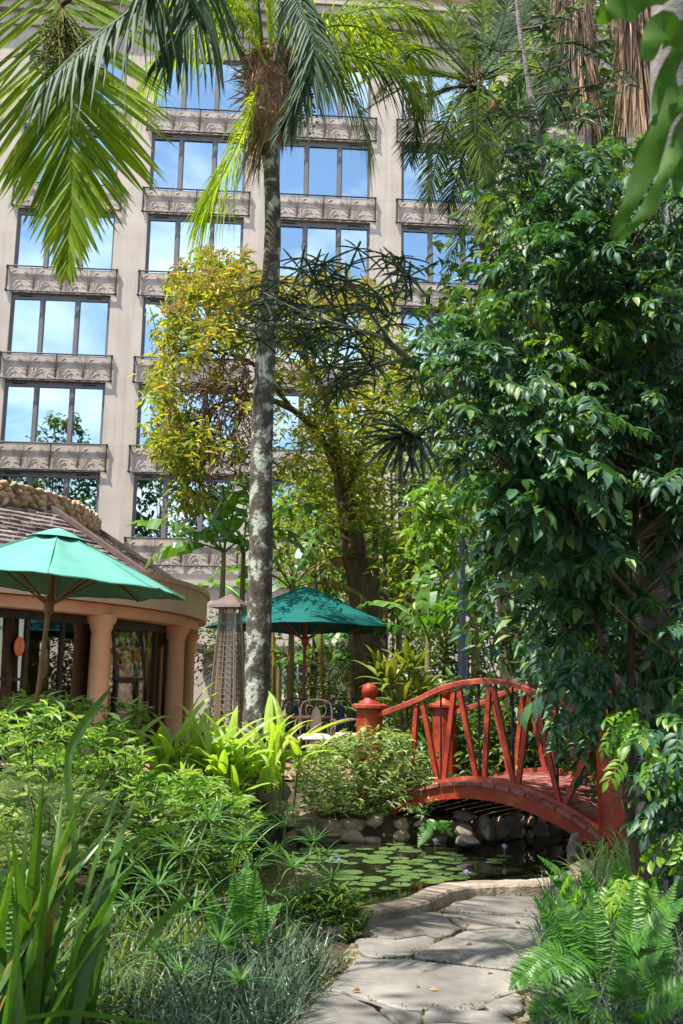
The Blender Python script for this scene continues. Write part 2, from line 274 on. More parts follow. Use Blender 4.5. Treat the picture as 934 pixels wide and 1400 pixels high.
def tube(b, pts, rad, n=8, cap=True, ripple=0.0):
    pts = np.asarray(pts, float); k = len(pts); rad = np.full(k, rad) if np.isscalar(rad) else np.asarray(rad, float)
    T = nrm(np.gradient(pts, axis=0)); ref = np.array([1., 0, 0]) if abs(T[0][0]) < .8 else np.array([0, 1., 0])
    V = []; a = np.arange(n) * 2 * PI / n
    for i in range(k):
        u = nrm(ref - T[i] * ref.dot(T[i])); w2 = np.cross(T[i], u); ref = u
        r = rad[i] * (1 + ripple * RNG.normal(size=n)) if ripple else rad[i]
        V.append(pts[i] + np.outer(np.cos(a) * r, u) + np.outer(np.sin(a) * r, w2))
    V = np.concatenate(V); i = np.arange(k - 1)[:, None] * n; j = np.arange(n)[None, :]; j2 = (j + 1) % n
    q = np.stack([i + j, i + j2, i + n + j2, i + n + j], -1).reshape(-1, 4); t = []
    if cap:
        V = np.concatenate([V, pts[:1], pts[-1:]]); c0 = k * n
        for x in range(n): t += [(c0, (x + 1) % n, x), (c0 + 1, (k - 1) * n + x, (k - 1) * n + (x + 1) % n)]
    b.add(V, q, t)
def spline(p, n=16):
    p = np.asarray(p, float)
    if len(p) == 2: return p[0] + (p[1] - p[0]) * np.linspace(0, 1, n)[:, None]
    P = np.concatenate([[2 * p[0] - p[1]], p, [2 * p[-1] - p[-2]]]); out = []
    for s in np.linspace(0, len(p) - 1 - 1e-9, n):
        i = int(s); t = s - i; a, b2, c, d = P[i:i + 4]
        out.append(.5 * (2 * b2 + (c - a) * t + (2 * a - 5 * b2 + 4 * c - d) * t * t + (3 * b2 - a - 3 * c + d) * t ** 3))
    return np.array(out)
def lathe(b, c, prof, n=16, ax=None):
    """profile (r, z) turned round z at c"""
    a = np.arange(n) * 2 * PI / n; V = np.concatenate([np.stack([r * np.cos(a), r * np.sin(a), np.full(n, z)], 1) for r, z in prof])
    if ax is not None: V = V @ np.asarray(ax)
    k = len(prof); i = np.arange(k - 1)[:, None] * n; j = np.arange(n)[None, :]; j2 = (j + 1) % n
    b.add(V + np.asarray(c, float), np.stack([i + j, i + j2, i + n + j2, i + n + j], -1).reshape(-1, 4))
def rock_mesh(name, mat, seed, sub=2, flat=1.0):
    import bmesh
    r = random.Random(seed); bm = bmesh.new(); bmesh.ops.create_icosphere(bm, subdivisions=sub, radius=1)
    from mathutils import noise as NZ
    for _ in range(15):                                    # a few chipped faces
        d = Vector((r.gauss(0, 1), r.gauss(0, 1), r.gauss(0, 1))).normalized(); h = r.uniform(.55, .8)
        for v in bm.verts:
            k = v.co.dot(d)
            if k > h: v.co -= d * (k - h) * .9
    for v in bm.verts: v.co *= 1 + .16 * NZ.noise(v.co * 1.7 + Vector((seed, 0, 0))) + .07 * NZ.noise(v.co * 4.5 + Vector((0, seed, 0))); v.co.z *= flat
    for f_ in bm.faces: f_.smooth = True
    me = bpy.data.meshes.new(name); bm.to_mesh(me); bm.free(); me.materials.append(M[mat]); return me
def put(name, me, parent, loc, scale=(1, 1, 1), rot=(0, 0, 0), world=True, **k):
    o = bpy.data.objects.new(name, me); COL.objects.link(o)
    if parent is not None: o.parent = parent; o.location = np.asarray(loc, float) - (ORG[parent] if world else 0)
    else: o.location = loc
    o.scale = scale; o.rotation_euler = rot; ORG[o] = np.asarray(loc, float); return finish(o, **k)
# ---- leaves
def leaf_tpl(nseg=3, wmax=0.4, droop=0.25, fold=0.12, base=0.06, power=0.8, wave=0.0):
    t = np.linspace(0, 1, nseg + 1); wd = np.sin(PI * np.clip(t, 0, 1) ** power) ** 0.8; wd = np.maximum(wd, base * (1 - t)); wd[-1] = 0.02
    V = []
    for i, s in enumerate(t):
        z = -droop * s * s; up = fold * wd[i]; wv = wave * math.sin(i * 2.4)
        V += [(-wd[i] / 2, s, z + up + wv), (0, s, z), (wd[i] / 2, s, z + up - wv)]
    q = []
    for i in range(nseg): a = 3 * i; q += [(a, a + 1, a + 4, a + 3), (a + 1, a + 2, a + 5, a + 4)]
    return np.array(V), np.array(q)
def compound_tpl(pairs=5, ll=0.36, lw=0.40, droop=0.35, terminal=True, seed=0, ang=62):
    """pinnate leaf, unit length; leaflets separate islands, plus a thin rachis"""
    rr = np.random.default_rng(seed); b = Bag(); lv, lq = leaf_tpl(3, 1, 0.28, 0.10, .05, .85)
    def pos(s): return np.array([0, s, -droop * s * s])
    items = [(0.22 + 0.70 * (i + .5) / pairs, sd) for i in range(pairs) for sd in (-1, 1)] + ([(0.97, 0)] if terminal else [])
    for s, sd in items:
        a = R(ang + rr.normal() * 8) * sd; L = ll * (1.05 - .35 * abs(s - .6)) * rr.uniform(.85, 1.12); W = L * lw
        d = nrm(np.array([math.sin(a), math.cos(a), -2 * droop * s * math.cos(a) - .18 + rr.normal() * .12])); x = nrm(np.cross(d, (0, 0, 1))); z = np.cross(x, d)
        b.add(pos(s + rr.normal() * .012) + lv[:, :1] * W * x + lv[:, 1:2] * L * d + lv[:, 2:] * L * z, lq)
    k = np.linspace(0, 1, 4)
    for i in range(3):
        p, q = pos(k[i]), pos(k[i + 1]); b.add([p + (-.008, 0, 0), p + (.008, 0, 0), q + (.006, 0, 0), q + (-.006, 0, 0)], [(0, 1, 2, 3)])
    return np.concatenate(b.v), np.concatenate(b.f4)
def place(b, tpl, pos, dirs, up, L, W=None):
    """many copies of a template leaf: y along dirs, z towards up"""
    V, q = tpl; n = len(pos); dirs = nrm(dirs); up = np.broadcast_to(up, dirs.shape)
    x = nrm(np.cross(dirs, up)); z = np.cross(x, dirs); L = np.broadcast_to(L, n).reshape(n, 1, 1); W = L if W is None else np.broadcast_to(W, n).reshape(n, 1, 1)
    P = pos[:, None, :] + W * V[None, :, :1] * x[:, None, :] + L * V[None, :, 1:2] * dirs[:, None, :] + L * V[None, :, 2:] * z[:, None, :]
    Q = (q[None] + (np.arange(n) * len(V))[:, None, None]).reshape(-1, 4)
    b.add(P.reshape(-1, 3), Q)
def rdirs(n, zlo=-1, zhi=1):
    z = RNG.uniform(zlo, zhi, n); a = RNG.uniform(0, 2 * PI, n); r = np.sqrt(1 - z * z); return np.stack([r * np.cos(a), r * np.sin(a), z], 1)
def ups(n, j=0.35): return nrm(np.array([0, 0, 1.0]) + RNG.normal(size=(n, 3)) * j)
def strap(b, base, az, el, L, W, curl=1.0, nseg=8, twist=0.0, fold=0.15, power=0.55, wbase=0.5, azd=0.0):
    """long blade that leaves base at azimuth az, elevation el and bends over by curl radians"""
    p = np.array(base, float); V = []; ds = L / nseg
    for i in range(nseg + 1):
        t = i / nseg; e = el - curl * t * t; a = az + azd * t
        d = np.array([math.cos(e) * math.cos(a), math.cos(e) * math.sin(a), math.sin(e)])
        s = np.array([-math.sin(a), math.cos(a), 0]); n = np.cross(s, d) * -1; tw = twist * t
        s2 = s * math.cos(tw) + n * math.sin(tw)
        wd = W * max(wbase * (1 - t), math.sin(PI * min(1, t ** power)) ** .7 if 0 < t < 1 else 0); wd = max(wd, W * .03)
        up = np.cross(d, s2) * -1
        V += [p - s2 * wd / 2 + up * fold * wd, p.copy(), p + s2 * wd / 2 + up * fold * wd]; p = p + d * ds
    q = []
    for i in range(nseg): a = 3 * i; q += [(a, a + 1, a + 4, a + 3), (a + 1, a + 2, a + 5, a + 4)]
    b.add(V, q); return p
def frond(b, path, ll, n=55, wd=0.035, ang=(70, 25), sag=0.25, up=(0, 0, 1), lift=0.25, nseg=4, jit=0.06, rad=0.02, start=0.06, prof=None, rb=None, vee=0.0):
    """pinnate palm frond along a curve: leaflets on both sides, hanging by sag"""
    C = spline(path, 40); T = nrm(np.gradient(C, axis=0)); ks = np.linspace(start, 1, n)
    for sd in (-1, 1):
        for s in ks:
            i = min(39, int(s * 39)); c = C[i] + (C[min(39, i + 1)] - C[i]) * (s * 39 - i); t = T[i]
            u = np.array(up, float); S = nrm(np.cross(t, u)) * sd; Nn = nrm(np.cross(S, t)) * sd
            a = R(ang[0] + (ang[1] - ang[0]) * s + RNG.normal() * 4)
            d = nrm(t * math.cos(a) + S * math.sin(a) + Nn * (lift + RNG.normal() * .08))
            pf = prof(s) if prof else (math.sin(PI * (0.12 + 0.80 * s)) ** .6)
            L = ll * pf * RNG.uniform(.9, 1.08); g = sag * RNG.uniform(.6, 1.4)
            k = np.linspace(0, 1, nseg + 1)[:, None]; P = c + d * L * k + np.array([0, 0, -1.]) * g * L * k ** 2.2
            P = P + RNG.normal(size=3) * jit * L * k ** 2
            D = nrm(np.gradient(P, axis=0)); x = nrm(np.cross(D, Nn + 0.001)); zz = np.cross(x, D)
            ww = wd * np.array([.5] + [1.0] * (nseg - 2) + [.6, .03])[:nseg + 1][:, None] * (.7 + .3 * pf)
            V = np.stack([P - x * ww / 2 + zz * ww * .22, P, P + x * ww / 2 + zz * ww * .22], 1).reshape(-1, 3); q = []
            for j in range(nseg): e = 3 * j; q += [(e, e + 1, e + 4, e + 3), (e + 1, e + 2, e + 5, e + 4)]
            b.add(V, q)
    tube(rb or b, C, np.linspace(rad, rad * .2, 40), 6)
def limb(b, pts, r0, r1, n=14, sides=8, ripple=0.04):
    tube(b, spline(pts, n), np.linspace(r0, r1, n), sides, ripple=ripple)

# ------------------------------------------------------------------ ground, pond, path
near_px = [(430, 1262), (470, 1254), (500, 1244), (535, 1238), (566, 1230), (585, 1222), (602, 1214), (632, 1209), (668, 1207), (705, 1206), (737, 1205)]
NEAR = np.array([on(x, y, 0.06)[:2] for x, y in near_px])
NEAR = np.concatenate([[(-1.5, 8.0), (-0.9, 7.35)], NEAR, [(1.85, 8.35), (2.1, 8.75), (2.35, 9.2)]])
FAR = np.array([(4.4, 12.3), (3.4, 12.5), (2.6, 11.9), (2.0, 11.35), (1.5, 11.1), (0.8, 10.98), (0.0, 10.92), (-0.8, 10.95), (-1.3, 10.8), (-1.75, 10.2), (-1.8, 9.0)])
POND = np.concatenate([NEAR, [(3.0, 9.9), (4.3, 11.0)], FAR])
def inside(P, x, y):
    c = np.zeros(np.shape(x), bool); n = len(P)
    for i in range(n):
        x1, y1 = P[i]; x2, y2 = P[(i + 1) % n]
        k = ((y1 > y) != (y2 > y)) & (x < (x2 - x1) * (y - y1) / (y2 - y1 + 1e-12) + x1); c ^= k
    return c
def sstep(a, b, x): t = np.clip((np.asarray(x, float) - a) / (b - a), 0, 1); return t * t * (3 - 2 * t)
def gz(x, y):
    x = np.asarray(x, float); y = np.asarray(y, float)
    far = 0.20 * sstep(10.3, 11.2, y) + 0.14 * sstep(12.2, 13.2, y)
    left = 0.12 * sstep(-0.6, -2.5, x) * sstep(4, 7, y) * (1 - sstep(10.3, 11.2, y)) if True else 0
    right = 0.10 * sstep(1.6, 2.8, x) * (1 - sstep(10.3, 11.2, y))
    return far + left + right - 0.015
gx = np.concatenate([[-260, -120, -60, -35, -22, -15, -10, -7], np.arange(-5, 6.01, 0.1), [7, 10, 15, 22, 35, 60, 120, 260]])
gy = np.concatenate([[-200, -80, -30, -12, -5, 0, 2], np.arange(3, 14.01, 0.1), [15, 17, 20, 24, 30, 45, 80, 180, 400]])
X, Y = np.meshgrid(gx, gy); Z = gz(X, Y)
PATHPOLY = np.array([(-0.7, 2.0), (-0.45, 4.6), (0.0, 6.0), (0.25, 7.25), (0.9, 7.95), (1.7, 8.2), (2.0, 8.9), (2.9, 9.6), (3.6, 9.0), (2.4, 7.0), (1.9, 5.0), (1.3, 2.0)])
Z = np.where(inside(PATHPOLY, X, Y), -0.045, Z + 0.02 * np.sin(X * 3.1) * np.cos(Y * 2.3))
Z = np.where(inside(POND, X, Y), -0.75, Z)
b = Bag(); nx, ny = len(gx), len(gy); i = np.arange(ny - 1)[:, None] * nx; j = np.arange(nx - 1)[None]
b.add(np.stack([X, Y, Z], -1).reshape(-1, 3), np.stack([i + j, i + j + 1, i + nx + j + 1, i + nx + j], -1).reshape(-1, 4))
b.build('ground', 'soil', smooth=True, kind='structure', label='dark garden soil under the planting', cat='ground')
WATER_Z = -0.08
b = Bag(); b.add([(-3.2, 6.2, WATER_Z), (5.2, 6.2, WATER_Z), (5.2, 13.2, WATER_Z), (-3.2, 13.2, WATER_Z)], [(0, 1, 2, 3)])
# water is cut to the pond outline (a fan of quads between near and far edges)
b = Bag(); c = POND.mean(0); P3 = np.concatenate([np.column_stack([c + (POND - c) * 1.03, np.full(len(POND), WATER_Z)]), [[*c, WATER_Z]]])
b.add(P3, None, [(len(POND), k, (k + 1) % len(POND)) for k in range(len(POND))])
b.build('water', 'water', kind='structure', label='dark still pond water reflecting the trees', cat='pond')
# patio and flag path bases
def sheet(name, mat, poly, z, **k):
    bb = Bag(); poly = np.asarray(poly, float); n = len(poly); cc = poly.mean(0)
    bb.add(np.column_stack([np.vstack([poly, cc]), np.full(n + 1, z)]), None, [(n, i, (i + 1) % n) for i in range(n)]); return bb.build(name, mat, **k)
sheet('patio', 'patio', [(-3.6, 13.4), (1.6, 13.4), (2.2, 19), (1.5, 26), (-2.5, 26), (-4, 20)], 0.345, kind='structure', label='red brick patio under the far umbrella', cat='patio')
b = Bag(); aa_ = np.linspace(-2.4, .5, 40); V = []
for a in aa_: V += [(-11.17 + 8.0 * math.cos(a), 21.2 + 8.0 * math.sin(a), .352), (-11.17 + 9.3 * math.cos(a), 21.2 + 9.3 * math.sin(a), .352)]
b.add(V, [(2 * k, 2 * k + 1, 2 * k + 3, 2 * k + 2) for k in range(39)]); b.build('bounce_paving', 'bounce_paving', kind='structure', label='pale paving ring added to bounce light onto the restaurant', cat='bounce_paving')  # added paving ring, reflects light up to the soffit and columns
path = sheet('path', 'mortar', PATHPOLY, -0.03, kind='structure', label='path of large irregular grey flagstones', cat='path')
ORG[path] = np.zeros(3)
def stone_slab(poly, z0=-0.05, z1=0.0, bev=0.012):
    """a flagstone with chipped edge and slightly rounded arris"""
    poly = np.asarray(poly, float); out = []
    for k in range(len(poly)):
        a, c2 = poly[k], poly[(k + 1) % len(poly)]; m = max(1, int(np.linalg.norm(c2 - a) / 0.06))
        for s in range(m):
            p = a + (c2 - a) * s / m; out.append(p + (RNG.normal(size=2) * 0.011 if s else 0))
    P = np.array(out); cc = P.mean(0); n = len(P); ins = cc + (P - cc) * (1 - bev / np.linalg.norm(P - cc, axis=1, keepdims=True).clip(.05)) 
    tz = z1 + RNG.uniform(-.004, .006)
    V = np.concatenate([np.column_stack([P, np.full(n, z0)]), np.column_stack([P, np.full(n, tz - bev * .7)]), np.column_stack([ins, np.full(n, tz)]), [[*cc, tz]]])
    q = []; t = []
    for k in range(n):
        k2 = (k + 1) % n; q += [(k, k2, n + k2, n + k), (n + k, n + k2, 2 * n + k2, 2 * n + k)]; t.append((2 * n + k, 2 * n + k2, 3 * n))
    bb = Bag(); bb.add(V, q, t); return bb
FL = [[(522, 150), (560, 128), (640, 102), (740, 104), (850, 106), (856, 168), (760, 164), (640, 155)],
      [(524, 158), (640, 160), (728, 168), (856, 174), (852, 212), (760, 200), (724, 202), (640, 180)],
      [(262, 206), (300, 168), (400, 162), (512, 154), (548, 176), (588, 206), (560, 218), (515, 236), (470, 224), (430, 230), (384, 238), (268, 228)],
      [(252, 240), (320, 236), (380, 243), (430, 236), (470, 230), (508, 242), (494, 264), (420, 288), (350, 298), (290, 294), (256, 270)],
      [(436, 296), (460, 278), (520, 246), (600, 216), (724, 208), (852, 218), (846, 342), (740, 336), (560, 316)],
      [(150, 398), (210, 348), (262, 300), (330, 304), (436, 308), (560, 322), (746, 346), (806, 392), (740, 412), (668, 440), (640, 462), (520, 468), (400, 462), (290, 434)],
      [(-60, 560), (10, 510), (80, 456), (148, 404), (200, 412), (278, 446), (330, 480), (392, 520), (440, 560), (300, 600)],
      [(206, 412), (292, 440), (400, 468), (462, 484), (452, 512), (440, 552), (396, 516), (334, 476), (284, 446)],
      [(470, 472), (600, 470), (724, 474), (748, 504), (640, 506), (464, 506)],
      [(660, 452), (690, 436), (760, 414), (788, 430), (776, 470), (736, 484), (672, 466)],
      [(100, 384), (150, 340), (206, 308), (222, 314), (206, 346), (146, 396)],
      [(526, 162), (556, 168), (604, 192), (596, 208), (560, 182)],
      [(458, 512), (640, 510), (760, 508), (790, 560), (640, 590), (450, 570)],
      [(610, 196), (700, 204), (720, 208), (640, 210), (604, 212)]]
for poly in FL:
    pts = [on(380 + u / 2.335, 1180 + v / 2.335, 0.0)[:2] for u, v in poly]
    stone_slab(pts).build('flagstone', 'flagstone', path)
for poly in ([(-0.6, 4.15), (0.5, 4.2), (0.45, 3.2), (-0.65, 3.1)], [(0.55, 4.25), (1.4, 4.35), (1.35, 3.2), (0.5, 3.2)], [(-0.65, 3.0), (0.4, 3.1), (1.3, 3.1), (1.3, 2.1), (-0.7, 2.1)],
             [(1.62, 8.0), (1.75, 7.1), (2.3, 7.2), (2.5, 7.9), (2.1, 8.5)], [(1.45, 6.9), (1.5, 5.6), (2.0, 5.6), (2.3, 6.9)], [(2.15, 8.6), (2.55, 8.0), (3.1, 8.4), (3.3, 9.0), (2.7, 9.3)], [(1.25, 5.5), (1.3, 4.5), (1.75, 4.5), (1.95, 5.5)]):
    stone_slab(poly).build('flagstone', 'flagstone', path)
# near kerb (curved coping) : one thing
K = spline(np.column_stack([NEAR, np.zeros(len(NEAR))]), 90); T = nrm(np.gradient(K, axis=0)); Nn = np.cross(T, (0, 0, 1))
b = Bag(); prof = [(0.10, -.3), (0.10, 0.045), (0.088, 0.062), (-0.075, 0.066), (-0.09, 0.05), (-0.09, -.4)]; m = len(prof); V = []
for i in range(len(K)):
    wv = 1 + .06 * math.sin(i * .9) + RNG.normal() * .02
    for o, z in prof: V.append(K[i] + Nn[i] * o * wv + (0, 0, z + RNG.normal() * .002))
q = [(i * m + k, i * m + k + 1, (i + 1) * m + k + 1, (i + 1) * m + k) for i in range(len(K) - 1) for k in range(m - 1)]
b.add(V, q); b.build('pond_kerb', 'kerb', label='curved pale stone kerb between the path and the pond', cat='kerb')
# far pond wall of set stones
wall = thing('pond_wall', 'low mortared stone wall along the far bank of the pond', 'wall', (0, 10.95, -0.3))
K = spline(np.column_stack([FAR[::-1], np.zeros(len(FAR))]), 110); T = nrm(np.gradient(K, axis=0)); Nn = np.cross((0, 0, 1), T)   # towards the bank
b = Bag(); prof = [(0.05, -.6), (0.05, .12), (0.08, .16), (.34, .18), (.36, -.2)]; m = len(prof); V = []
for i in range(len(K)):
    for o, z in prof: V.append(K[i] + Nn[i] * (o + RNG.normal() * .008) + (0, 0, z + .012 * math.sin(i * .7)))
b.add(V, [(i * m + k, (i + 1) * m + k, (i + 1) * m + k + 1, i * m + k + 1) for i in range(len(K) - 1) for k in range(m - 1)])
b.build('mortar_core', 'mortar', wall)
RK = [rock_mesh('stone', 'wall_stone', s) for s in range(5)]; GR = [rock_mesh('rock', 'grey_rock', s + 20, 3) for s in range(4)]
acc = 0
for i in range(1, len(K)):
    acc += np.linalg.norm(K[i] - K[i - 1])
    if acc > .2:
        acc = RNG.uniform(-.06, .05)
        for z in ((.10, -.035) if RNG.random() < .7 else (.03,)):
            sz = RNG.uniform(.11, .17) * (1.25 if z == .03 else 1)
            put('stone', RK[i % 5], wall, K[i] + Nn[i] * (.082 + RNG.normal() * .012) + (0, 0, z + RNG.normal() * .015), (sz, sz * .8, sz * .7 * RNG.uniform(.8, 1.1)), (0, RNG.uniform(-.3, .3), math.atan2(T[i][1], T[i][0])))
# loose boulders: beside the ginger clump and under the bridge
for px, py, Yd, s, lab in [(357, 1086, 10.75, (.20, .16, .21), 'tall brown grey rock at the pond edge below the broad-leaved clump'), (383, 1083, 10.9, (.15, .14, .18), 'pale rock leaning on the tall rock by the pond'),
                           (382, 1103, 10.62, (.15, .12, .10), 'small flat rock in front of the two rocks by the pond'),
                           (634, 1117, 10.95, (.13, .14, .09), 'grey boulder resting on the wall under the bridge end'), (637, 1135, 10.78, (.18, .16, .085), 'wide flat grey boulder under the bridge end'),
                           (663, 1125, 10.85, (.10, .1, .09), 'small pinkish stone wedged beside boulders under the bridge'), (668, 1136, 10.7, (.11, .1, .10), 'round grey stone right of the flat boulder under the bridge'),
                           (640, 1150, 10.6, (.24, .16, .07), 'mossy low boulder at the waterline under the bridge'), (700, 1128, 11.4, (.17, .15, .15), 'dark boulder in the shade under the bridge arch'),
                           (735, 1135, 11.7, (.17, .15, .15), 'second dark boulder deep under the bridge arch'), (787, 1168, 9.15, (.09, .1, .22), 'upright footing stone under the near bridge end'), (797, 1185, 8.95, (.17, .12, .06), 'flat stone at the foot of the footing stone')]:
    put('rock', GR[hash(lab) % 4 if False else len(lab) % 4], None, at(px, py, Yd), s, (RNG.uniform(-.3, .3), RNG.uniform(-.3, .3), RNG.uniform(0, 6)), label=lab, cat='rock', group='rocks round the pond')

# ------------------------------------------------------------------ hotel
FK = 0.065; hotel = thing('hotel_building', 'tall beige hotel with rows of mirrored windows and ornamental iron railings', 'building', (0, 35, 0), rotz=math.atan(FK)); ORG[hotel] = np.zeros(3)
U0, PITCHU, RW, RT0, FH, RH = -7.57, 4.745, 3.93, 6.65, 3.3, 0.95
COLS = range(-2, 5); ROWS = range(0, 6); WW = 3.56; WM = (RW - WW) / 2
bw = Bag(); ZT = 28.6
def lbox(b, u0, u1, w0, w1, z0, z1): box(b, ((u0 + u1) / 2, (w0 + w1) / 2, (z0 + z1) / 2), (u1 - u0, w1 - w0, z1 - z0))
edges = []
for c in COLS: edges.append((U0 + PITCHU * c + WM, U0 + PITCHU * c + WM + WW))
us = [-26] + [e for pr in edges for e in pr] + [24]
for k in range(0, len(us), 2): lbox(bw, us[k], us[k + 1], 0, .5, 0, ZT)             # piers
for (a, c2) in edges:
    lbox(bw, a, c2, 0.003, .5, 0, RT0 - .06)
    for r in ROWS:
        z = RT0 + FH * r; top = z + FH - RH if r < 5 else 25.35
        lbox(bw, a, c2, .003, .5, top - .02, (z + FH - .06) if r < 5 else ZT)
bw.build('wall', 'facade', hotel)
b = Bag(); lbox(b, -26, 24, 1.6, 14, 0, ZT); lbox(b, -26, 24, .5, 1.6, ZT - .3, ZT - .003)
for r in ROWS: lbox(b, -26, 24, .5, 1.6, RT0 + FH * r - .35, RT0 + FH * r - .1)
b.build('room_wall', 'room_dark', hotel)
for k, (z0, z1, o) in enumerate([(26.3, 26.5, .12), (26.9, 27.25, .25), (27.25, 27.6, .45), (27.6, 27.75, .55), (28.4, 28.75, .3)]):
    b = Bag(); lbox(b, -26, 24, -o, .002, z0, z1 - .002); b.build('cornice', 'cornice', hotel)
b = Bag(); lbox(b, -26, 24, -.12, .001, 5.02, 5.16); b.build('string_course', 'cornice', hotel)
# window frame, panes, curtain : shared meshes
fr = Bag(); H = FH - RH + .04
lbox(fr, 0, WW, .1, .2, H - .24, H)                        # header
lbox(fr, 0, .07, .1, .2, .06, H - .24); lbox(fr, WW - .07, WW, .1, .2, .06, H - .24); lbox(fr, 0, WW, .08, .2, 0, .06)
mu = [1.12, 2.38]
for m_ in mu: lbox(fr, m_ - .06, m_ + .06, .1, .2, .06, H - .24)
for (a, c2) in ((.07, mu[0] - .06), (mu[0] + .06, mu[1] - .06), (mu[1] + .06, WW - .07)):
    lbox(fr, a + .002, a + .04, .13, .19, .06, H - .24); lbox(fr, c2 - .04, c2 - .002, .13, .19, .06, H - .24)
frm = fr.mesh('window_frame', 'window_frame')
vb = Bag(); lbox(vb, 0, .5, .085, .099, H - .15, H - .1); vbm = vb.mesh('vent_slot', 'black_rod')
def pane_mesh(a, c2, name):
    p = Bag(); lbox(p, a, c2, .155, .165, .06, H - .24); return p.mesh(name, 'hotel_glass')
PM = [pane_mesh(.075, mu[0] - .065, 'pane'), pane_mesh(mu[0] + .065, mu[1] - .065, 'pane'), pane_mesh(mu[1] + .065, WW - .075, 'pane')]
cb = Bag(); xs = np.linspace(.05, WW - .05, 140); cw = .42 + .045 * np.sin(xs * 26) + .02 * np.sin(xs * 61)
cb.add(np.concatenate([np.column_stack([xs, cw, np.full(140, .05)]), np.column_stack([xs, cw, np.full(140, H - .2)])]), [(k, k + 1, 141 + k, 140 + k) for k in range(139)])
CM = cb.mesh('curtain', 'curtain', True)
# railing: frame and wrought scrollwork
rb = Bag(); rl = .035
for z in (.0, RH): tube(rb, [(-.02, 0, z), (RW + .02, 0, z)], .03, 6)
for u in (0, RW / 2, RW): tube(rb, [(u, 0, -.03), (u, 0, RH + .03)], .022 if u == RW / 2 else .03, 6)
for u in (0, RW):
    for z in (0.02, RH - .02):
        tube(rb, [(u, 0, z), (u, .1, z)], .022, 5); lathe(rb, (u, 0, z - .05), [(0, 0), (.05, .02), (.055, .05), (.05, .08), (0, .1)], 8)
RM = rb.mesh('railing', 'iron_dark')
sb = Bag()
for fc in (0, .25, .5, .75, 1):
    for k, sp in enumerate((-.47, -.43, -.34, -.24, -.14, .06, .14, .24, .34, .43, .47)):
        if (fc == 0 and sp < 0) or (fc == 1 and sp > 0): continue
        top = {.06: .95, .14: .94, .24: .90, .34: .80, .43: .64, .47: .45}[abs(sp)]
        t = np.linspace(0, 1, 8); hx = sp * t ** 1.35; hz = RH * (.02 + top * np.sin(t * PI / 2) ** .8)
        tube(sb, np.column_stack([fc * RW + hx, RNG.uniform(-.01, .01) + 0 * t, hz]), .008, 4, False)
for k in range(4):
    for du, z, r in ((-.16, .10, .075), (.0, .12, .08), (.16, .10, .075), (-.09, .27, .07), (.1, .28, .07)):
        a = np.linspace(0, 5.2, 11); tube(sb, np.column_stack([(k + .5) / 4 * RW + du + r * np.cos(a), 0 * a, z + r * np.sin(a)]), .008, 4, False)
    for du, dz, s in ((-.2, .72, 1), (.2, .66, -1)):          # wrought leaves
        d = nrm(np.array([s * .9, 0, .5])); lv, lq = leaf_tpl(3, 1, .0, .05); c0 = np.array([(k + .5) / 4 * RW + du - d[0] * .14, -.02, dz - d[2] * .14])
        x = np.array([-d[2], 0, d[0]]); sb.add(c0 + lv[:, :1] * .07 * x + lv[:, 1:2] * .24 * d + lv[:, 2:] * .1 * np.array([0, -1, 0]), lq)
SM = sb.mesh('scrollwork', 'iron_brown')
for c in COLS:
    for r in ROWS:
        z = RT0 + FH * r; u = U0 + PITCHU * c
        wd_ = put('window', frm, hotel, (u + WM, 0, z - .05)); [put('vent_slot', vbm, wd_, (uu, 0, 0), world=False) for uu in (.25, WW - .85)]
        for p in PM: put('pane', p, wd_, (0, 0, 0), world=False, rot=(RNG.normal() * .004, 0, RNG.normal() * .004))
        if (c in (1, 2)) or (c == -1 and r in (2,)) or RNG.random() < .6: put('curtain', CM, wd_, (0, 0, 0), world=False)
        rl_ = put('railing', RM, hotel, (u, -.09, z - RH)); put('scrollwork', SM, rl_, (0, 0, 0), world=False)
# ground-floor window seen under the far umbrella
px0 = at(385, 912, 34.7); g = thing('garden_room', 'small cream garden room with a barred white window behind the far umbrella', 'building', (-1.6, 31.2, 0.3))
b = Bag(); lbox(b, -4.2, .4, 31.0, 33.6, .3, 2.6); b.build('wall', 'facade', g)
b = Bag(); lbox(b, -4.5, .7, 30.6, 33.9, 2.603, 2.8); b.build('roof', 'ridge_wood', g)
wc = at(402, 930, 30.98)
b = Bag(); lbox(b, wc[0] - .34, wc[0] + .34, 30.93, 30.995, 1.2, 2.35); w0 = b.build('window', 'room_dark', g)
b = Bag()
for k in range(4): lbox(b, wc[0] - .36 + k * .22, wc[0] - .30 + k * .22, 30.9, 30.93, 1.18, 2.37)
for z in (1.18, 1.55, 1.95, 2.31): lbox(b, wc[0] - .36, wc[0] + .36, 30.885, 30.899, z, z + .06)
b.build('window_bars', 'white_cloth', w0)

# ------------------------------------------------------------------ round restaurant
CX, CY, RF, RR = -11.17, 21.2, 8.27, 5.81
rest = thing('round_restaurant', 'round orange stucco restaurant with shingle roof and stone collar', 'building', (CX, CY, 0.3)); ORG[rest] = np.array([CX, CY, 0.3])
C0 = np.array([CX, CY, 0.0])
def ringwall(b, r0, r1, z0, z1, n=96):
    lathe(b, C0, [(r0, z0), (r1, z0), (r1, z1), (r0, z1), (r0, z0)], n)
b = Bag(); ringwall(b, 7.75, RF, 2.92, 3.46); b.build('fascia', 'stucco_pale', rest, smooth=False)
b = Bag(); ringwall(b, 7.70, RF + .06, 3.462, 3.55); b.build('coping', 'stucco_pale', rest)
b = Bag(); lathe(b, C0, [(6.2, 2.95), (7.76, 2.915), (8.2, 2.90)], 96); b.build('soffit', 'stucco', rest)
b = Bag(); ringwall(b, 7.3, 8.1, 2.72, 2.93); b.build('ring_beam', 'stucco', rest)
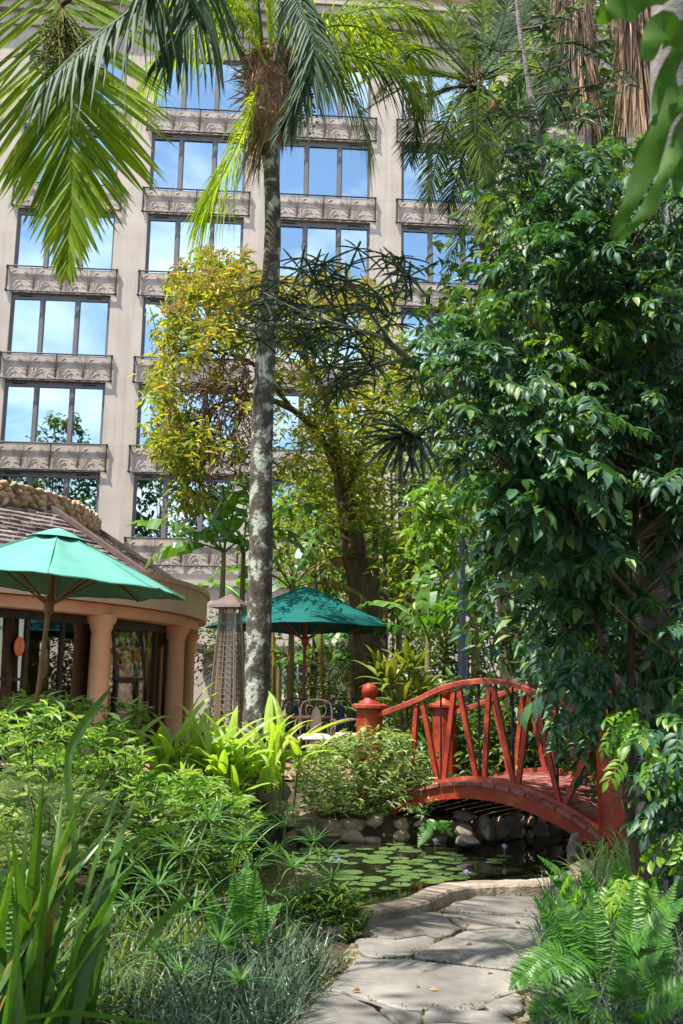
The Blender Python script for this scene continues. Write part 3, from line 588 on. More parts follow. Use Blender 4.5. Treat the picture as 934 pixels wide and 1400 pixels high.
b = Bag(); lathe(b, C0, [(0, .30), (8.2, .30), (8.2, .1)], 64); b.build('floor_slab', 'patio', rest)
b = Bag(); lathe(b, C0, [(6.1, .3), (6.1, 2.95)], 48); b.build('inner_wall', 'interior_wood', rest)
def colangle(px, py, Rr):
    m, _ = ray(px, py); A = m * m + 1; B = -2 * (m * CX + CY); Cc = CX * CX + CY * CY - Rr * Rr; Dd = B * B - 4 * A * Cc
    y = (-B - math.sqrt(max(Dd, 0))) / (2 * A); return math.atan2(y - CY, m * y - CX)
RC = 7.92; a1, a2 = colangle(138, 870, RC), colangle(241, 880, RC)
step = a2 - a1; angs = [a1 + step * k for k in range(-3, 5)]
colb = Bag(); lathe(colb, (0, 0, 0), [(.24, .3), (.24, .42), (.185, .5), (.18, 1.5), (.17, 2.45), (.20, 2.5), (.20, 2.55), (.25, 2.62), (.27, 2.73)], 20); colm = colb.mesh('column', 'stucco', True)
for a in angs: put('column', colm, rest, C0 + (RC * math.cos(a), RC * math.sin(a), 0))
RG = 7.72; GA = np.linspace(angs[0], angs[-1], 29); oval_at = []
for k in range(28):
    a, c2 = GA[k], GA[k + 1]; p = C0 + (RG * math.cos(a), RG * math.sin(a), 0); q = C0 + (RG * math.cos(c2), RG * math.sin(c2), 0); d = nrm(q - p); n = np.array([d[1], -d[0], 0])
    fb = Bag(); beam(fb, p + (0, 0, .3), p + (0, 0, 2.72), .07, .09, d); beam(fb, p + (0, 0, 2.64), q + (0, 0, 2.64), .09, .14, n); beam(fb, p + (0, 0, .37), q + (0, 0, .37), .09, .14, n)
    if k % 4 == 1: beam(fb, p + (0, 0, 1.6), q + (0, 0, 1.6), .05, .05, n)
    f = fb.build('glazing_frame', 'dark_frame', rest)
    gb = Bag(); beam(gb, (p + q) / 2 + (0, 0, .44), (p + q) / 2 + (0, 0, 2.57), np.linalg.norm(q - p) - .08, .012, d); gb.build('pane', 'shop_glass', f)
def oval(px, py):
    a = colangle(px, py, RG + .06); _, t = ray(px, py); c = C0 + ((RG + .05) * math.cos(a), (RG + .05) * math.sin(a), 0); c[2] = EYE + t * c[1]
    n = np.array([math.cos(a), math.sin(a), 0]); s = np.array([-n[1], n[0], 0]); th = np.linspace(0, 2 * PI, 25)[:-1]
    b = Bag(); k = len(th); P = [c + s * .10 * math.cos(x) + np.array([0, 0, .16 * math.sin(x)]) for x in th]; b.add(P + [c], None, [(k, i, (i + 1) % k) for i in range(k)])
    o = b.build('door_emblem', 'sign_orange', rest)
    for r in (.28, .52, .76):
        b = Bag(); tube(b, [c + n * .008 + s * .10 * r * math.cos(x) + np.array([0, 0, .16 * r * math.sin(x)]) for x in list(th) + [th[0]]], .006, 4, False); b.build('emblem_ring', 'sign_cream', o)
for p in ((27, 884), (160, 898), (188, 897)): oval(*p)
# tilted open window sash between the columns, white globe lamp and counter inside
a = colangle(175, 860, 7.9); c = C0 + (7.95 * math.cos(a), 7.95 * math.sin(a), 2.1); n = np.array([math.cos(a), math.sin(a), 0]); s = np.array([-n[1], n[0], 0])
b = Bag(); up_ = nrm(np.array([0, 0, 1.]) - n * .35 + s * .3)
for o1, o2 in (((-.45, -.5), (.45, -.5)), ((.45, -.5), (.45, .5)), ((.45, .5), (-.45, .5)), ((-.45, .5), (-.45, -.5))): beam(b, c + s * o1[0] + up_ * o1[1], c + s * o2[0] + up_ * o2[1], .05, .05)
sash = b.build('open_sash', 'dark_frame', rest)
b = Bag(); P = [c + s * x + up_ * y for x, y in ((-.43, -.48), (.43, -.48), (.43, .48), (-.43, .48))]; b.add(P, [(0, 1, 2, 3)]); b.build('pane', 'shop_glass', sash)
# shingle roof on twelve faces with hip boards
NS = 12; ha = [a1 + .14 + 2 * PI * k / NS for k in range(NS)]; RE, ZE, RB, ZB = 8.0, 3.50, RR - .05, 4.90
ROOF = Bag(); lathe(ROOF, C0, [(RE, ZE - .02), (RB, ZB - .02)], NS, [[math.cos(ha[0]), math.sin(ha[0]), 0], [-math.sin(ha[0]), math.cos(ha[0]), 0], [0, 0, 1]])
roof = ROOF.build('roof', 'ridge_wood', rest)
ncr = 13
for k in range(ncr):
    b = Bag(); t0, t1 = k / ncr, (k + 1.15) / ncr
    for h in range(NS):
        A0, A1 = ha[h], ha[h] + 2 * PI / NS
        def pt(t, s_, lift):
            r = RE + (RB - RE) * t; z = ZE + (ZB - ZE) * t + lift; p = np.array([math.cos(A0), math.sin(A0)]) * r; q = np.array([math.cos(A1), math.sin(A1)]) * r; e = p + (q - p) * s_
            return np.array([CX + e[0], CY + e[1], z])
        s_ = 0.0
        while s_ < 1:
            e = min(1, s_ + RNG.uniform(.05, .09)); j1 = RNG.uniform(-.015, .01); l = .055 + RNG.uniform(-.012, .02)
            V = [pt(t0 + j1, s_ + .003, l), pt(t0 + j1, e - .003, l), pt(t1, e - .003, .012), pt(t1, s_ + .003, .012), pt(t0 + j1, s_ + .003, -.0), pt(t0 + j1, e - .003, -.0)]
            b.add(V, [(0, 1, 2, 3), (4, 5, 1, 0)], [(0, 3, 4), (1, 5, 2)]); s_ = e
    b.build('shingle_course', 'shingle', roof)
for A in ha:
    d = np.array([math.cos(A), math.sin(A), 0]); b = Bag(); beam(b, C0 + d * (RE + .04) + (0, 0, ZE + .07), C0 + d * RB + (0, 0, ZB + .09), .17, .09, (-d[1], d[0], 0)); b.build('hip_board', 'ridge_wood', roof)
# stone collar
b = Bag(); ringwall(b, RR - .35, RR - .04, 4.7, 5.24, 72); col_ = b.build('stone_collar', 'mortar', rest)
RS = [rock_mesh('stone', 'ring_stone', 40 + s, 2) for s in range(6)]; na = 150
for r in range(4):
    for k in range(na):
        A = 2 * PI * (k + .5 * (r % 2) + RNG.normal() * .12) / na
        if not (-2.6 < (A + PI) % (2 * PI) - PI < .75): continue
        s = RNG.uniform(.8, 1.2); p = C0 + ((RR - .05) * math.cos(A), (RR - .05) * math.sin(A), 4.88 + r * .108 + RNG.normal() * .012)
        put('stone', RS[(k * 3 + r) % 6], col_, p, (.085, .15 * s, .085 * s), (RNG.normal() * .3, 0, A))

# ------------------------------------------------------------------ red bridge
P1 = at(505, 1000, 11.4); P2 = at(609, 1000, 12.75); P3_ = at(839, 1080, 9.75)
P1[2] = P2[2] = P3_[2] = 0
AX = nrm(P3_ - P1); BL = np.linalg.norm(P3_ - P1); WV = P2 - P1; WV = WV - AX * WV.dot(AX); BWD = np.linalg.norm(WV); WN = WV / BWD
bridge = thing('garden_bridge', 'arched red wooden footbridge with ball-topped posts over the pond', 'bridge', (*((P1 + P3_) / 2 + WV / 2)[:2], 0.1))
def inrail(px, py, off=0.0):
    """photo pixel -> (distance along the bridge, height) on the near rail's upright plane"""
    m, t = ray(px, py); n = WN; p0 = P1 + WN * off
    d = np.array([m, 1, t]); e = np.array([0, 0, EYE]); s = (p0 - e).dot(n) / d.dot(n); p = e + d * s; return (p - p0).dot(AX), p[2]
def BP(l, z, off=0.0): return P1 + AX * l + WN * off + np.array([0, 0, z])
def deckz(l): return 0.60 - 0.46 * ((l - BL / 2) / (BL / 2)) ** 2
def post(p, h, base):
    o = Bag(); a = math.atan2(AX[1], AX[0]) + PI / 8; rot = [[math.cos(a), math.sin(a), 0], [-math.sin(a), math.cos(a), 0], [0, 0, 1]]
    lathe(o, p, [(0, base), (.15, base), (.15, h), (0, h)], 8, rot); ob = o.build('post', 'bridge_red', bridge)
    o = Bag(); lathe(o, p, [(0, h + .002), (.18, h + .002), (.205, h + .015), (.205, h + .045), (.18, h + .06), (0, h + .07)], 8, rot); o.build('cap', 'bridge_rail', ob)
    o = Bag(); lathe(o, p, [(.12, h + .062), (.11, h + .09), (.07, h + .105), (.065, h + .125)] + [(.09 * math.sin(x), h + .205 - .09 * math.cos(x)) for x in np.linspace(.6, PI, 14)], 20); o.build('ball_finial', 'bridge_red', ob, smooth=True)
hp = at(505, 966, 11.4)[2] - .03
for p in (P1, P1 + WV, P3_, P3_ + WV): post(p, hp, -.1)
rail_px = [(515, 978), (539, 970), (573, 956.5), (597, 944.5), (628, 935), (665, 931), (700, 935), (727, 944.5), (751, 955), (790, 972), (818, 984)]
RP = [inrail(*p) for p in rail_px]
bal = [((320, 185), (305, 440)), ((345, 180), (405, 520)), ((470, 130), (430, 510)), ((490, 120), (560, 490)), ((610, 105), (592, 495)), ((625, 110), (710, 515)), ((775, 145), (725, 520)), ((795, 150), (890, 585)), ((1013, 356), (911, 590))]
rods = [(278, 195, 345), (412, 140, 505), (562, 105, 490), (698, 110, 515), (872, 160, 560)]
Z2 = lambda q: inrail(460 + q[0] / 2.92, 900 + q[1] / 2.92)
for off in (0.0, BWD):
    C = spline([BP(l, z, off) for l, z in RP], 40); b = Bag()
    for i in range(39): pass
    T = nrm(np.gradient(C, axis=0)); V = []
    for i in range(40):
        n = np.cross(WN, T[i]); n = n if n[2] > 0 else -n
        for a_, c_ in ((-.045, -.028), (.045, -.028), (.045, .018), (.03, .03), (-.03, .03), (-.045, .018)): V.append(C[i] + WN * a_ + n * c_)
    q = [(i * 6 + k, i * 6 + (k + 1) % 6, (i + 1) * 6 + (k + 1) % 6, (i + 1) * 6 + k) for i in range(39) for k in range(6)]
    b.add(V, q, [(0, 2, 1), (0, 3, 2), (0, 4, 3), (0, 5, 4)]); b.build('handrail', 'bridge_rail', bridge)
    for k, (p, q_) in enumerate(bal):
        (l0, z0), (l1, z1) = Z2(p), Z2(q_); b = Bag(); beam(b, BP(l0, z0, off), BP(l1, max(z1, deckz(l1) + .02), off), .045, .05, WN); b.build('baluster', 'bridge_red', bridge)
    for x, v0, v1 in rods:
        (l0, z0) = Z2((x, v0)); b = Bag(); tube(b, [BP(l0, z0, off + .03), BP(l0, deckz(l0) + .02, off + .03)], .011, 6); b.build('iron_rod', 'black_rod', bridge)
    l0s = np.linspace(.06, BL - .06, 30); b = Bag(); V = []
    so_ = -.10 if off == 0 else .10
    for l in l0s:
        for a_, c_ in ((-.035, -.17), (.035, -.17), (.035, -.035), (-.035, -.035)): V.append(BP(l, deckz(l) + c_, off + so_ + a_))
    b.add(V, [(i * 4 + k, i * 4 + (k + 1) % 4, (i + 1) * 4 + (k + 1) % 4, (i + 1) * 4 + k) for i in range(29) for k in range(4)], [(0, 1, 2), (0, 2, 3), (116, 118, 117), (116, 119, 118)]); b.build('stringer', 'bridge_red', bridge)
    b = Bag(); V = []
    for l in l0s:
        for a_, c_ in ((-.055, .002), (.055, .002), (.05, .045), (-.05, .045)): V.append(BP(l, deckz(l) + c_, off + a_))
    b.add(V, [(i * 4 + k, i * 4 + (k + 1) % 4, (i + 1) * 4 + (k + 1) % 4, (i + 1) * 4 + k) for i in range(29) for k in range(4)]); b.build('deck_kerb', 'bridge_rail', bridge)
NP = 17
for k in range(NP):
    l0, l1 = .04 + (BL - .08) * k / NP, .04 + (BL - .08) * (k + 1) / NP - .012; b = Bag(); o0, o1 = -.165 + RNG.normal() * .006, BWD + .165 + RNG.normal() * .006; V = []
    for l in (l0, l1):
        for o in (o0, o1):
            for dz in (-.034, 0): V.append(BP(l, deckz(l) + dz + RNG.normal() * .001, o))
    b.add(V, BOXQ); b.build('deck_plank', 'bridge_plank', bridge)
# ramp planks onto the path at the near end
for k in range(4):
    l0 = BL + .02 + k * .16; b = Bag(); V = []
    for l in (l0, l0 + .148):
        for o in (-.165, BWD + .165):
            for dz in (-.03, 0): V.append(BP(l, .135 - .015 * k + dz, o))
    b.add(V, BOXQ); b.build('deck_plank', 'bridge_plank', bridge)

# ------------------------------------------------------------------ umbrellas
def umbrella(base, apex, Rm, drop, mat, pole_mat, label, rot=0.0, vent=False):
    base = np.asarray(base, float); apex = np.asarray(apex, float); h = np.linalg.norm(apex - base); az = nrm(apex - base)
    ax = nrm(np.cross((0, 1, 0), az)); ay = np.cross(az, ax); F = np.array([ax, ay, az])
    t = thing('patio_umbrella', label, 'umbrella', base)
    def W(p): return base + np.asarray(p) @ F
    n, m = 64, 10; th = np.arange(n) * 2 * PI / n + rot; V = [(0, 0, h)]
    for k in range(1, m + 1):
        s = k / m
        for i, a in enumerate(th):
            f = ((a - rot) * 8 / (2 * PI)) % 1; mid = math.sin(PI * f)
            r = Rm * s * (1 - .085 * mid * s - (1 - math.cos(PI / 8)) * 0.55 * mid)
            V.append((r * math.cos(a), r * math.sin(a), h - drop * s ** 1.08 - .07 * mid * s * (1 - s) * 2.2 + .018 * mid * s + .010 * math.sin(5 * a + 9 * s) * s + .006 * math.sin(17 * a - 6 * s) * s))
    V = np.array(V); q = [(1 + (k - 1) * n + i, 1 + (k - 1) * n + (i + 1) % n, 1 + k * n + (i + 1) % n, 1 + k * n + i) for k in range(1, m) for i in range(n)]
    b = Bag(); b.add(W(V), q, [(0, 1 + (i + 1) % n, 1 + i) for i in range(n)]); can = b.build('canopy', mat, t, smooth=True)
    b = Bag(); ed = [V[1 + (m - 1) * n + i % n] for i in range(n + 1)]; tube(b, W(np.array(ed)), .009, 5, False); b.build('hem', mat, can)
    for i in range(8):
        a = rot + i * PI / 4; b = Bag(); tube(b, W(np.array([(Rm * s * math.cos(a), Rm * s * math.sin(a), h - drop * s ** 1.08 + .006) for s in np.linspace(.02, 1, 8)])), .006, 5, False); b.build('seam', mat, can)
    if vent:
        V2 = []; 
        for k in range(0, 5):
            for i, a in enumerate(th):
                f = ((a - rot) * 8 / (2 * PI)) % 1; r = Rm * .22 * k / 4 * (1 - .05 * math.sin(PI * f)); V2.append((r * math.cos(a), r * math.sin(a), h + .035 - drop * .20 * (k / 4) ** 1.2))
        b = Bag(); b.add(W(np.array(V2)), [(k * n + i, k * n + (i + 1) % n, (k + 1) * n + (i + 1) % n, (k + 1) * n + i) for k in range(4) for i in range(n)]); b.build('vent_flap', mat, can, smooth=True)
    b = Bag(); tube(b, [W((0, 0, 0)), W((0, 0, h - .03))], .028, 10); b.build('pole', pole_mat, t)
    b = Bag(); lathe(b, (0, 0, 0), [(.03, -.1), (.055, -.08), (.055, .08), (.03, .1)], 10); V3 = np.concatenate(b.v); b.v = [W(V3 + (0, 0, h - drop - .20))]; b.build('hub', pole_mat, t)
    b = Bag(); lathe(b, base, [(0, 0), (.26, 0), (.26, .05), (.05, .09), (.04, .3)], 16); b.build('base', 'iron_dark', t)
    for i in range(8):
        a = rot + i * PI / 4; d = np.array([math.cos(a), math.sin(a), 0])
        b = Bag(); beam(b, W(d * .04 + (0, 0, h - .05)), W(d * Rm * .96 + (0, 0, h - drop * .985 - .015)), .018, .024); rib = b.build('rib', pole_mat, t)
        b = Bag(); beam(b, W(d * .05 + (0, 0, h - drop - .18)), W(d * Rm * .5 + (0, 0, h - drop * .5 - .03)), .016, .02); b.build('strut', pole_mat, rib)
ap = at(80, 726, 10.6); bs = at(42, 960, 10.6); bs[2] = .22
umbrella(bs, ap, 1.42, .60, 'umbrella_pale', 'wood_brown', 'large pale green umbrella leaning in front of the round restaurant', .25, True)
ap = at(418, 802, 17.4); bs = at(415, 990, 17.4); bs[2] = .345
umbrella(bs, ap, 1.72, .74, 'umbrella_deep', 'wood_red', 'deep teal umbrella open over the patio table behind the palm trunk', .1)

# ------------------------------------------------------------------ patio furniture
def chair(px, py, Yd, rz, label, cushion='cushion', body='iron_brown'):
    c = at(px, py, Yd); c[2] = .345; t = thing('patio_chair', label, 'chair', c, 'iron chairs round the patio table'); cs, sn = math.cos(rz), math.sin(rz)
    def Wp(p): p = np.asarray(p, float); return c + np.stack([p[..., 0] * cs - p[..., 1] * sn, p[..., 0] * sn + p[..., 1] * cs, p[..., 2]], -1)
    # faces -y in its own frame, back at +y
    for sx in (-1, 1):
        b = Bag(); tube(b, Wp(spline([(sx * .25, -.24, 0), (sx * .24, -.23, .22), (sx * .25, -.24, .44)], 8)), .014, 6); b.build('leg', body, t)
        b = Bag(); tube(b, Wp(spline([(sx * .24, .30, 0), (sx * .22, .22, .25), (sx * .22, .22, .46)], 8)), .014, 6); b.build('leg', body, t)
        b = Bag(); tube(b, Wp(spline([(sx * .22, .24, .70), (sx * .28, .08, .72), (sx * .29, -.14, .66), (sx * .29, -.23, .60), (sx * .26, -.22, .45)], 14)), .014, 6); b.build('arm', body, t)
    b = Bag(); tube(b, Wp(spline([(-.22, .22, .45), (-.24, .27, .7), (-.22, .33, .93), (-.1, .35, 1.0), (.1, .35, 1.0), (.22, .33, .93), (.24, .27, .7), (.22, .22, .45)], 30)), .014, 6); bk = b.build('back_frame', body, t)
    b = Bag(); P = np.array([(-.07, .235, .47), (.07, .235, .47), (.085, .27, .68), (.06, .30, .84), (0, .32, .92), (-.06, .30, .84), (-.085, .27, .68)]); P2_ = P + (0, .012, 0); n = len(P)
    b.add(np.concatenate([Wp(P), Wp(P2_)]), [(i, (i + 1) % n, n + (i + 1) % n, n + i) for i in range(n)], [(0, i, i + 1) for i in range(1, n - 1)] + [(n, n + i + 1, n + i) for i in range(1, n - 1)]); b.build('splat', body, t)
    b = Bag()
    for s in (-1, 1): tube(b, Wp(spline([(s * .08, .28, .75), (s * .15, .29, .82), (s * .13, .31, .92), (s * .05, .32, .9)], 12)), .009, 5)
    b.build('back_scroll', body, bk)
    b = Bag(); tube(b, Wp(np.array([(-.25, -.24, .44), (.25, -.24, .44), (.23, .23, .44), (-.23, .23, .44), (-.25, -.24, .44)])), .015, 6); b.build('seat_frame', body, t)
    b = Bag(); xs = np.linspace(-1, 1, 8); G = []
    for y in xs:
        for x in xs: e = (1 - abs(x) ** 5) * (1 - abs(y) ** 5); G.append((x * .25, y * .24, .455 + .065 * e ** .5))
    G = np.array(G); G2 = G * (1, 1, 0) + (0, 0, .45); q = [(j * 8 + i, j * 8 + i + 1, j * 8 + 9 + i, j * 8 + 8 + i) for j in range(7) for i in range(7)]
    b.add(Wp(G), q); b.add(Wp(G2), [x[::-1] for x in q]); b.build('cushion', cushion, t, smooth=True)
chair(431, 1010, 15.0, PI + PI, 'wrought iron chair seen from behind with pierced back plate') 
chair(472, 1010, 15.5, -1.45, 'iron armchair turned sideways between the plate-back chair and bridge post')
chair(392, 1000, 16.9, PI + .5, 'dark blue cushioned chair beyond the table beside the palm', 'blue_fabric', 'blue_fabric')
chair(478, 1000, 17.8, PI - .6, 'dark blue chair beyond the sideways armchair', 'blue_fabric', 'blue_fabric')
tp = at(413, 990, 16.4); tp[2] = .345; t = thing('patio_table', 'round dark patio table under the teal umbrella', 'table', tp)
b = Bag(); lathe(b, tp, [(0, .70), (.52, .70), (.55, .715), (.55, .735), (0, .74)], 28); b.build('tabletop', 'iron_brown', t)
for k in range(4):
    a = k * PI / 2 + .4; d = np.array([math.cos(a), math.sin(a), 0]); b = Bag(); tube(b, spline([tp + d * .38, tp + d * .28 + (0, 0, .3), tp + d * .40 + (0, 0, .70)], 8), .015, 6); b.build('leg', 'iron_brown', t)
# pyramid patio heater
hc = at(312, 930, 14.6); hc[2] = .345; t = thing('patio_heater', 'tall pyramid patio heater with dark hood beside the palm trunk', 'heater', hc); hz = at(312, 812, 14.6)[2] - .345
b = Bag(); lathe(b, hc, [(0, hz), (.06, hz - .02), (.34, hz - .17), (.36, hz - .21), (.33, hz - .21), (0, hz - .12)], 4, [[math.cos(.5), math.sin(.5), 0], [-math.sin(.5), math.cos(.5), 0], [0, 0, 1]]); b.build('hood', 'iron_brown', t)
cr = [(math.cos(.5 + k * PI / 2), math.sin(.5 + k * PI / 2)) for k in range(4)]
for x, y in cr: b = Bag(); beam(b, hc + (x * .33, y * .33, .0), hc + (x * .15, y * .15, hz - .14), .035, .035, (x, y, 0)); b.build('leg', 'steel', t)
b = Bag(); beam(b, hc + (0, 0, .75), hc + (0, 0, hz - .2), .1, .1, (1, 0, 0)); b.build('flame_tube', 'steel', t)
for k in range(4):
    (x0, y0), (x1, y1) = cr[k], cr[(k + 1) % 4]; b = Bag(); P = [hc + (x0 * .27, y0 * .27, .62), hc + (x1 * .27, y1 * .27, .62), hc + (x1 * .16, y1 * .16, hz - .3), hc + (x0 * .16, y0 * .16, hz - .3)]
    for s in np.linspace(0, 1, 22): beam(b, P[0] + (P[3] - P[0]) * s, P[1] + (P[2] - P[1]) * s, .008, .012, (0, 0, 1))
    for s in np.linspace(0, 1, 6): beam(b, P[0] + (P[1] - P[0]) * s, P[3] + (P[2] - P[3]) * s, .008, .008)
    o = b.build('guard_grille', 'heater_mesh', t); 
    b = Bag(); Q = [hc + (x0 * .31, y0 * .31, .03), hc + (x1 * .31, y1 * .31, .03), hc + (x1 * .275, y1 * .275, .60), hc + (x0 * .275, y0 * .275, .60)]; b.add(Q, [(0, 1, 2, 3)]); b.build('housing_panel', 'steel', t)
# lamp post
lp = at(633, 930, 15.5); lp[2] = .2; t = thing('lamp_post', 'slim grey lamp post with ring collar rising behind the bridge', 'lamp', lp); z0 = at(633, 680, 15.5)[2]; zc = at(633, 858, 15.5)[2]
b = Bag(); lathe(b, lp * (1, 1, 0), [(.075, .1), (.075, zc), (.052, zc + .02), (.046, z0)], 14); b.build('pole', 'lamp_grey', t, smooth=True)
b = Bag(); lathe(b, lp * (1, 1, 0), [(.075, zc - .05), (.10, zc - .04), (.10, zc + .03), (.06, zc + .05)], 14); b.build('collar', 'lamp_grey', t)
b = Bag(); lathe(b, lp * (1, 1, 0), [(.05, z0), (.13, z0 + .06), (.16, z0 + .36), (.22, z0 + .38), (.04, z0 + .52), (0, z0 + .56)], 8); b.build('lantern', 'lamp_grey', t)

# ------------------------------------------------------------------ lily pads, flowers, fallen leaves
def pad_mesh(seed):
    r = random.Random(seed); n = 22; b = Bag(); V = [(0, 0, .006)]
    for k in range(n + 1):
        a = .16 + (2 * PI - .32) * k / n; rr = 1 + .05 * math.sin(3 * a + seed) + r.uniform(-.03, .03); V.append((rr * math.cos(a), rr * math.sin(a), r.uniform(.0, .03)))
    b.add(V, None, [(0, k, k + 1) for k in range(1, n + 1)]); return b.mesh('lily_pad', 'lily_pad')
PADS = [pad_mesh(s) for s in range(5)]
pads = []
for cx, cy, sx, sy, n in [(520, 1185, 50, 20, 16), (560, 1195, 40, 14, 9), (600, 1197, 30, 9, 8), (470, 1170, 40, 14, 7), (612, 1172, 26, 6, 6), (680, 1180, 14, 5, 2), (530, 1162, 60, 5, 4), (495, 1210, 40, 10, 7), (420, 1180, 30, 14, 5), (330, 1180, 30, 18, 5), (690, 1172, 10, 3, 1)]:
    for _ in range(n):
        for tr in range(30):
            p = on(cx + RNG.normal() * sx * .5, cy + RNG.normal() * sy * .5, WATER_Z)[:2]; r = RNG.uniform(.065, .135)
            if inside(POND, *p) and all(np.hypot(*(p - q[:2])) > (r + q[2]) * .82 for q in pads) and np.min(np.hypot(*(NEAR - p).T)) > .15:
                pads.append((*p, r)); break
for k, (x, y, r) in enumerate(pads):
    put('lily_pad', PADS[k % 5], None, (x, y, WATER_Z + .004 + .0007 * k % .004), (r, r, r), (RNG.normal() * .02, RNG.normal() * .02, RNG.uniform(0, 6.28)), label='round yellow-green lily pad floating on the pond', cat='lily pad', group='lily pads on the pond')
lv = leaf_tpl(2, .35, -.2, .2)
for px, py, lab in [(595, 1160, 'upright pale blue water lily flower near the far pond wall'), (638, 1207, 'pale blue water lily flower close to the pond kerb'), (453, 1188, 'blue water lily flower behind the umbrella sedge'), (463, 1190, 'second blue water lily flower right behind the umbrella sedge'), (690, 1168, 'pale lily flower in the dark water below the bridge')]:
    p = on(px, py + 6, WATER_Z); t = thing('water_lily', lab, 'flower', p, 'water lily flowers on the pond'); b = Bag(); tube(b, [p - (0, 0, .1), p + (0, 0, .09)], .006, 5); b.build('stem', 'stem_green', t)
    b = Bag(); a = np.arange(14) * 2.4; d = np.column_stack([np.cos(a), np.sin(a), np.linspace(.7, 2.6, 14)]); place(b, lv, np.repeat([p + (0, 0, .085)], 14, 0), d, (0, 0, 1), .055, .018); b.build('petals', 'lily_blue', t)
lf = leaf_tpl(3, .5, .12, .15); FM = []
for s in range(3): b = Bag(); place(b, leaf_tpl(3, .5, .1 + .1 * s, .1 + .1 * s), np.zeros((1, 3)), np.array([[0, 1., 0]]), (0, 0, 1), 1.0, .5); FM.append(b.mesh('fallen_leaf', 'fallen_leaf'))
for k in range(22):
    u, v = [(460, 340), (440, 395), (620, 258), (670, 352), (180, 372), (262, 408), (95, 425), (75, 395), (60, 360), (770, 282), (330, 200), (756, 190)][k] if k < 12 else (RNG.uniform(60, 840), RNG.uniform(110, 500))
    p = on(380 + u / 2.335, 1180 + v / 2.335, .006); s = RNG.uniform(.02, .05)
    if inside(POND, *p[:2]): continue
    put('fallen_leaf', FM[k % 3], None, p, (s, s, s), (RNG.normal() * .2, RNG.normal() * .2, RNG.uniform(0, 6.28)), label='small dry yellowish leaf lying on the flagstone path', cat='leaf', group='fallen leaves on the path')

# ------------------------------------------------------------------ palms
def pp(pts, Yd):
    """photo pixels with a depth (or one depth each) -> curve points"""
    return [at(p[0], p[1], p[2] if len(p) > 2 else Yd) for p in pts]
def palm_fibres(b, c, r, h, n, L, el=(-1.5, -.9), w_=.02):
    for _ in range(n):
        a = RNG.uniform(0, 2 * PI); z = RNG.uniform(0, h); p = c + np.array([r * math.cos(a), r * math.sin(a), z])
        strap(b, p, a + RNG.normal() * .4, RNG.uniform(*el), L * RNG.uniform(.5, 1.2), w_ * RNG.uniform(.5, 1.3), RNG.uniform(-.2, .4), 4, RNG.normal())
# main palm
tb = at(352, 960, 13.5); tb[2] = .3
mp = thing('palm_tree', 'tall slender palm with lichen-patched trunk and shaggy fibrous crown', 'palm', tb)
TP = spline([tb] + pp([(354, 860), (357, 740), (357, 640), (363, 490), (373, 320), (369, 190)], 13.5), 60); b = Bag(); rr = np.interp(np.linspace(0, 1, 60), [0, .1, .35, .6, .85, 1], [.21, .172, .162, .15, .118, .108]); rr = rr * (1 + .02 * np.sin(np.arange(60) * 2.1))
tube(b, TP, rr, 20, ripple=.012); b.build('trunk', 'bark_lichen', mp, smooth=True)
cb_ = at(369, 190, 13.5); ct = at(371, 72, 13.5); b = Bag(); tube(b, spline([cb_ - (0, 0, .1), cb_ + (ct - cb_) * .25, cb_ + (ct - cb_) * .55, cb_ + (ct - cb_) * .85, ct], 16), np.interp(np.linspace(0, 1, 16), [0, .25, .5, .8, 1], [.12, .24, .34, .36, .26]), 14, ripple=.08); hb = b.build('fibrous_crown', 'dry_fibre', mp)
b = Bag(); L_ = np.linalg.norm(ct - cb_)
for k in range(800):
    s = RNG.uniform(.05, 1); c = cb_ + (ct - cb_) * s; a = RNG.uniform(0, 2 * PI); r = np.interp(s, [0, .25, .5, .8, 1], [.14, .26, .36, .38, .28]); p = c + np.array([math.cos(a), math.sin(a), 0]) * r
    strap(b, p, a + RNG.normal() * .8, RNG.uniform(-1.5, .3), RNG.uniform(.12, .45), RNG.uniform(.012, .03), RNG.uniform(-.3, .9), 4, RNG.normal() * 1.5)
for k in range(150):                                                # hanging dead strands down the left of the trunk
    p = cb_ + np.array([-.13 + RNG.normal() * .06, RNG.normal() * .1, RNG.uniform(-.1, .5)]); strap(b, p, RNG.uniform(2.4, 3.9), RNG.uniform(-1.55, -1.1), RNG.uniform(.4, 1.1), .02, .2, 5, RNG.normal())
b.build('fibre_strands', 'dry_fibre', hb)
for px, py, ex, ey in ((352, 118, 318, 50), (392, 110, 420, 40), (380, 95, 385, 10), (360, 100, 352, 0)):      # woody leaf bases
    b = Bag(); P = spline([at(372, 150, 13.4), at(px, py, 13.35), at(ex, ey, 13.2)], 10); tube(b, P, np.interp(np.linspace(0, 1, 10), [0, .4, 1], [.06, .075, .03]), 8); b.build('frond_boot', 'bark_brown' if ex < 340 else 'stem_green', mp)
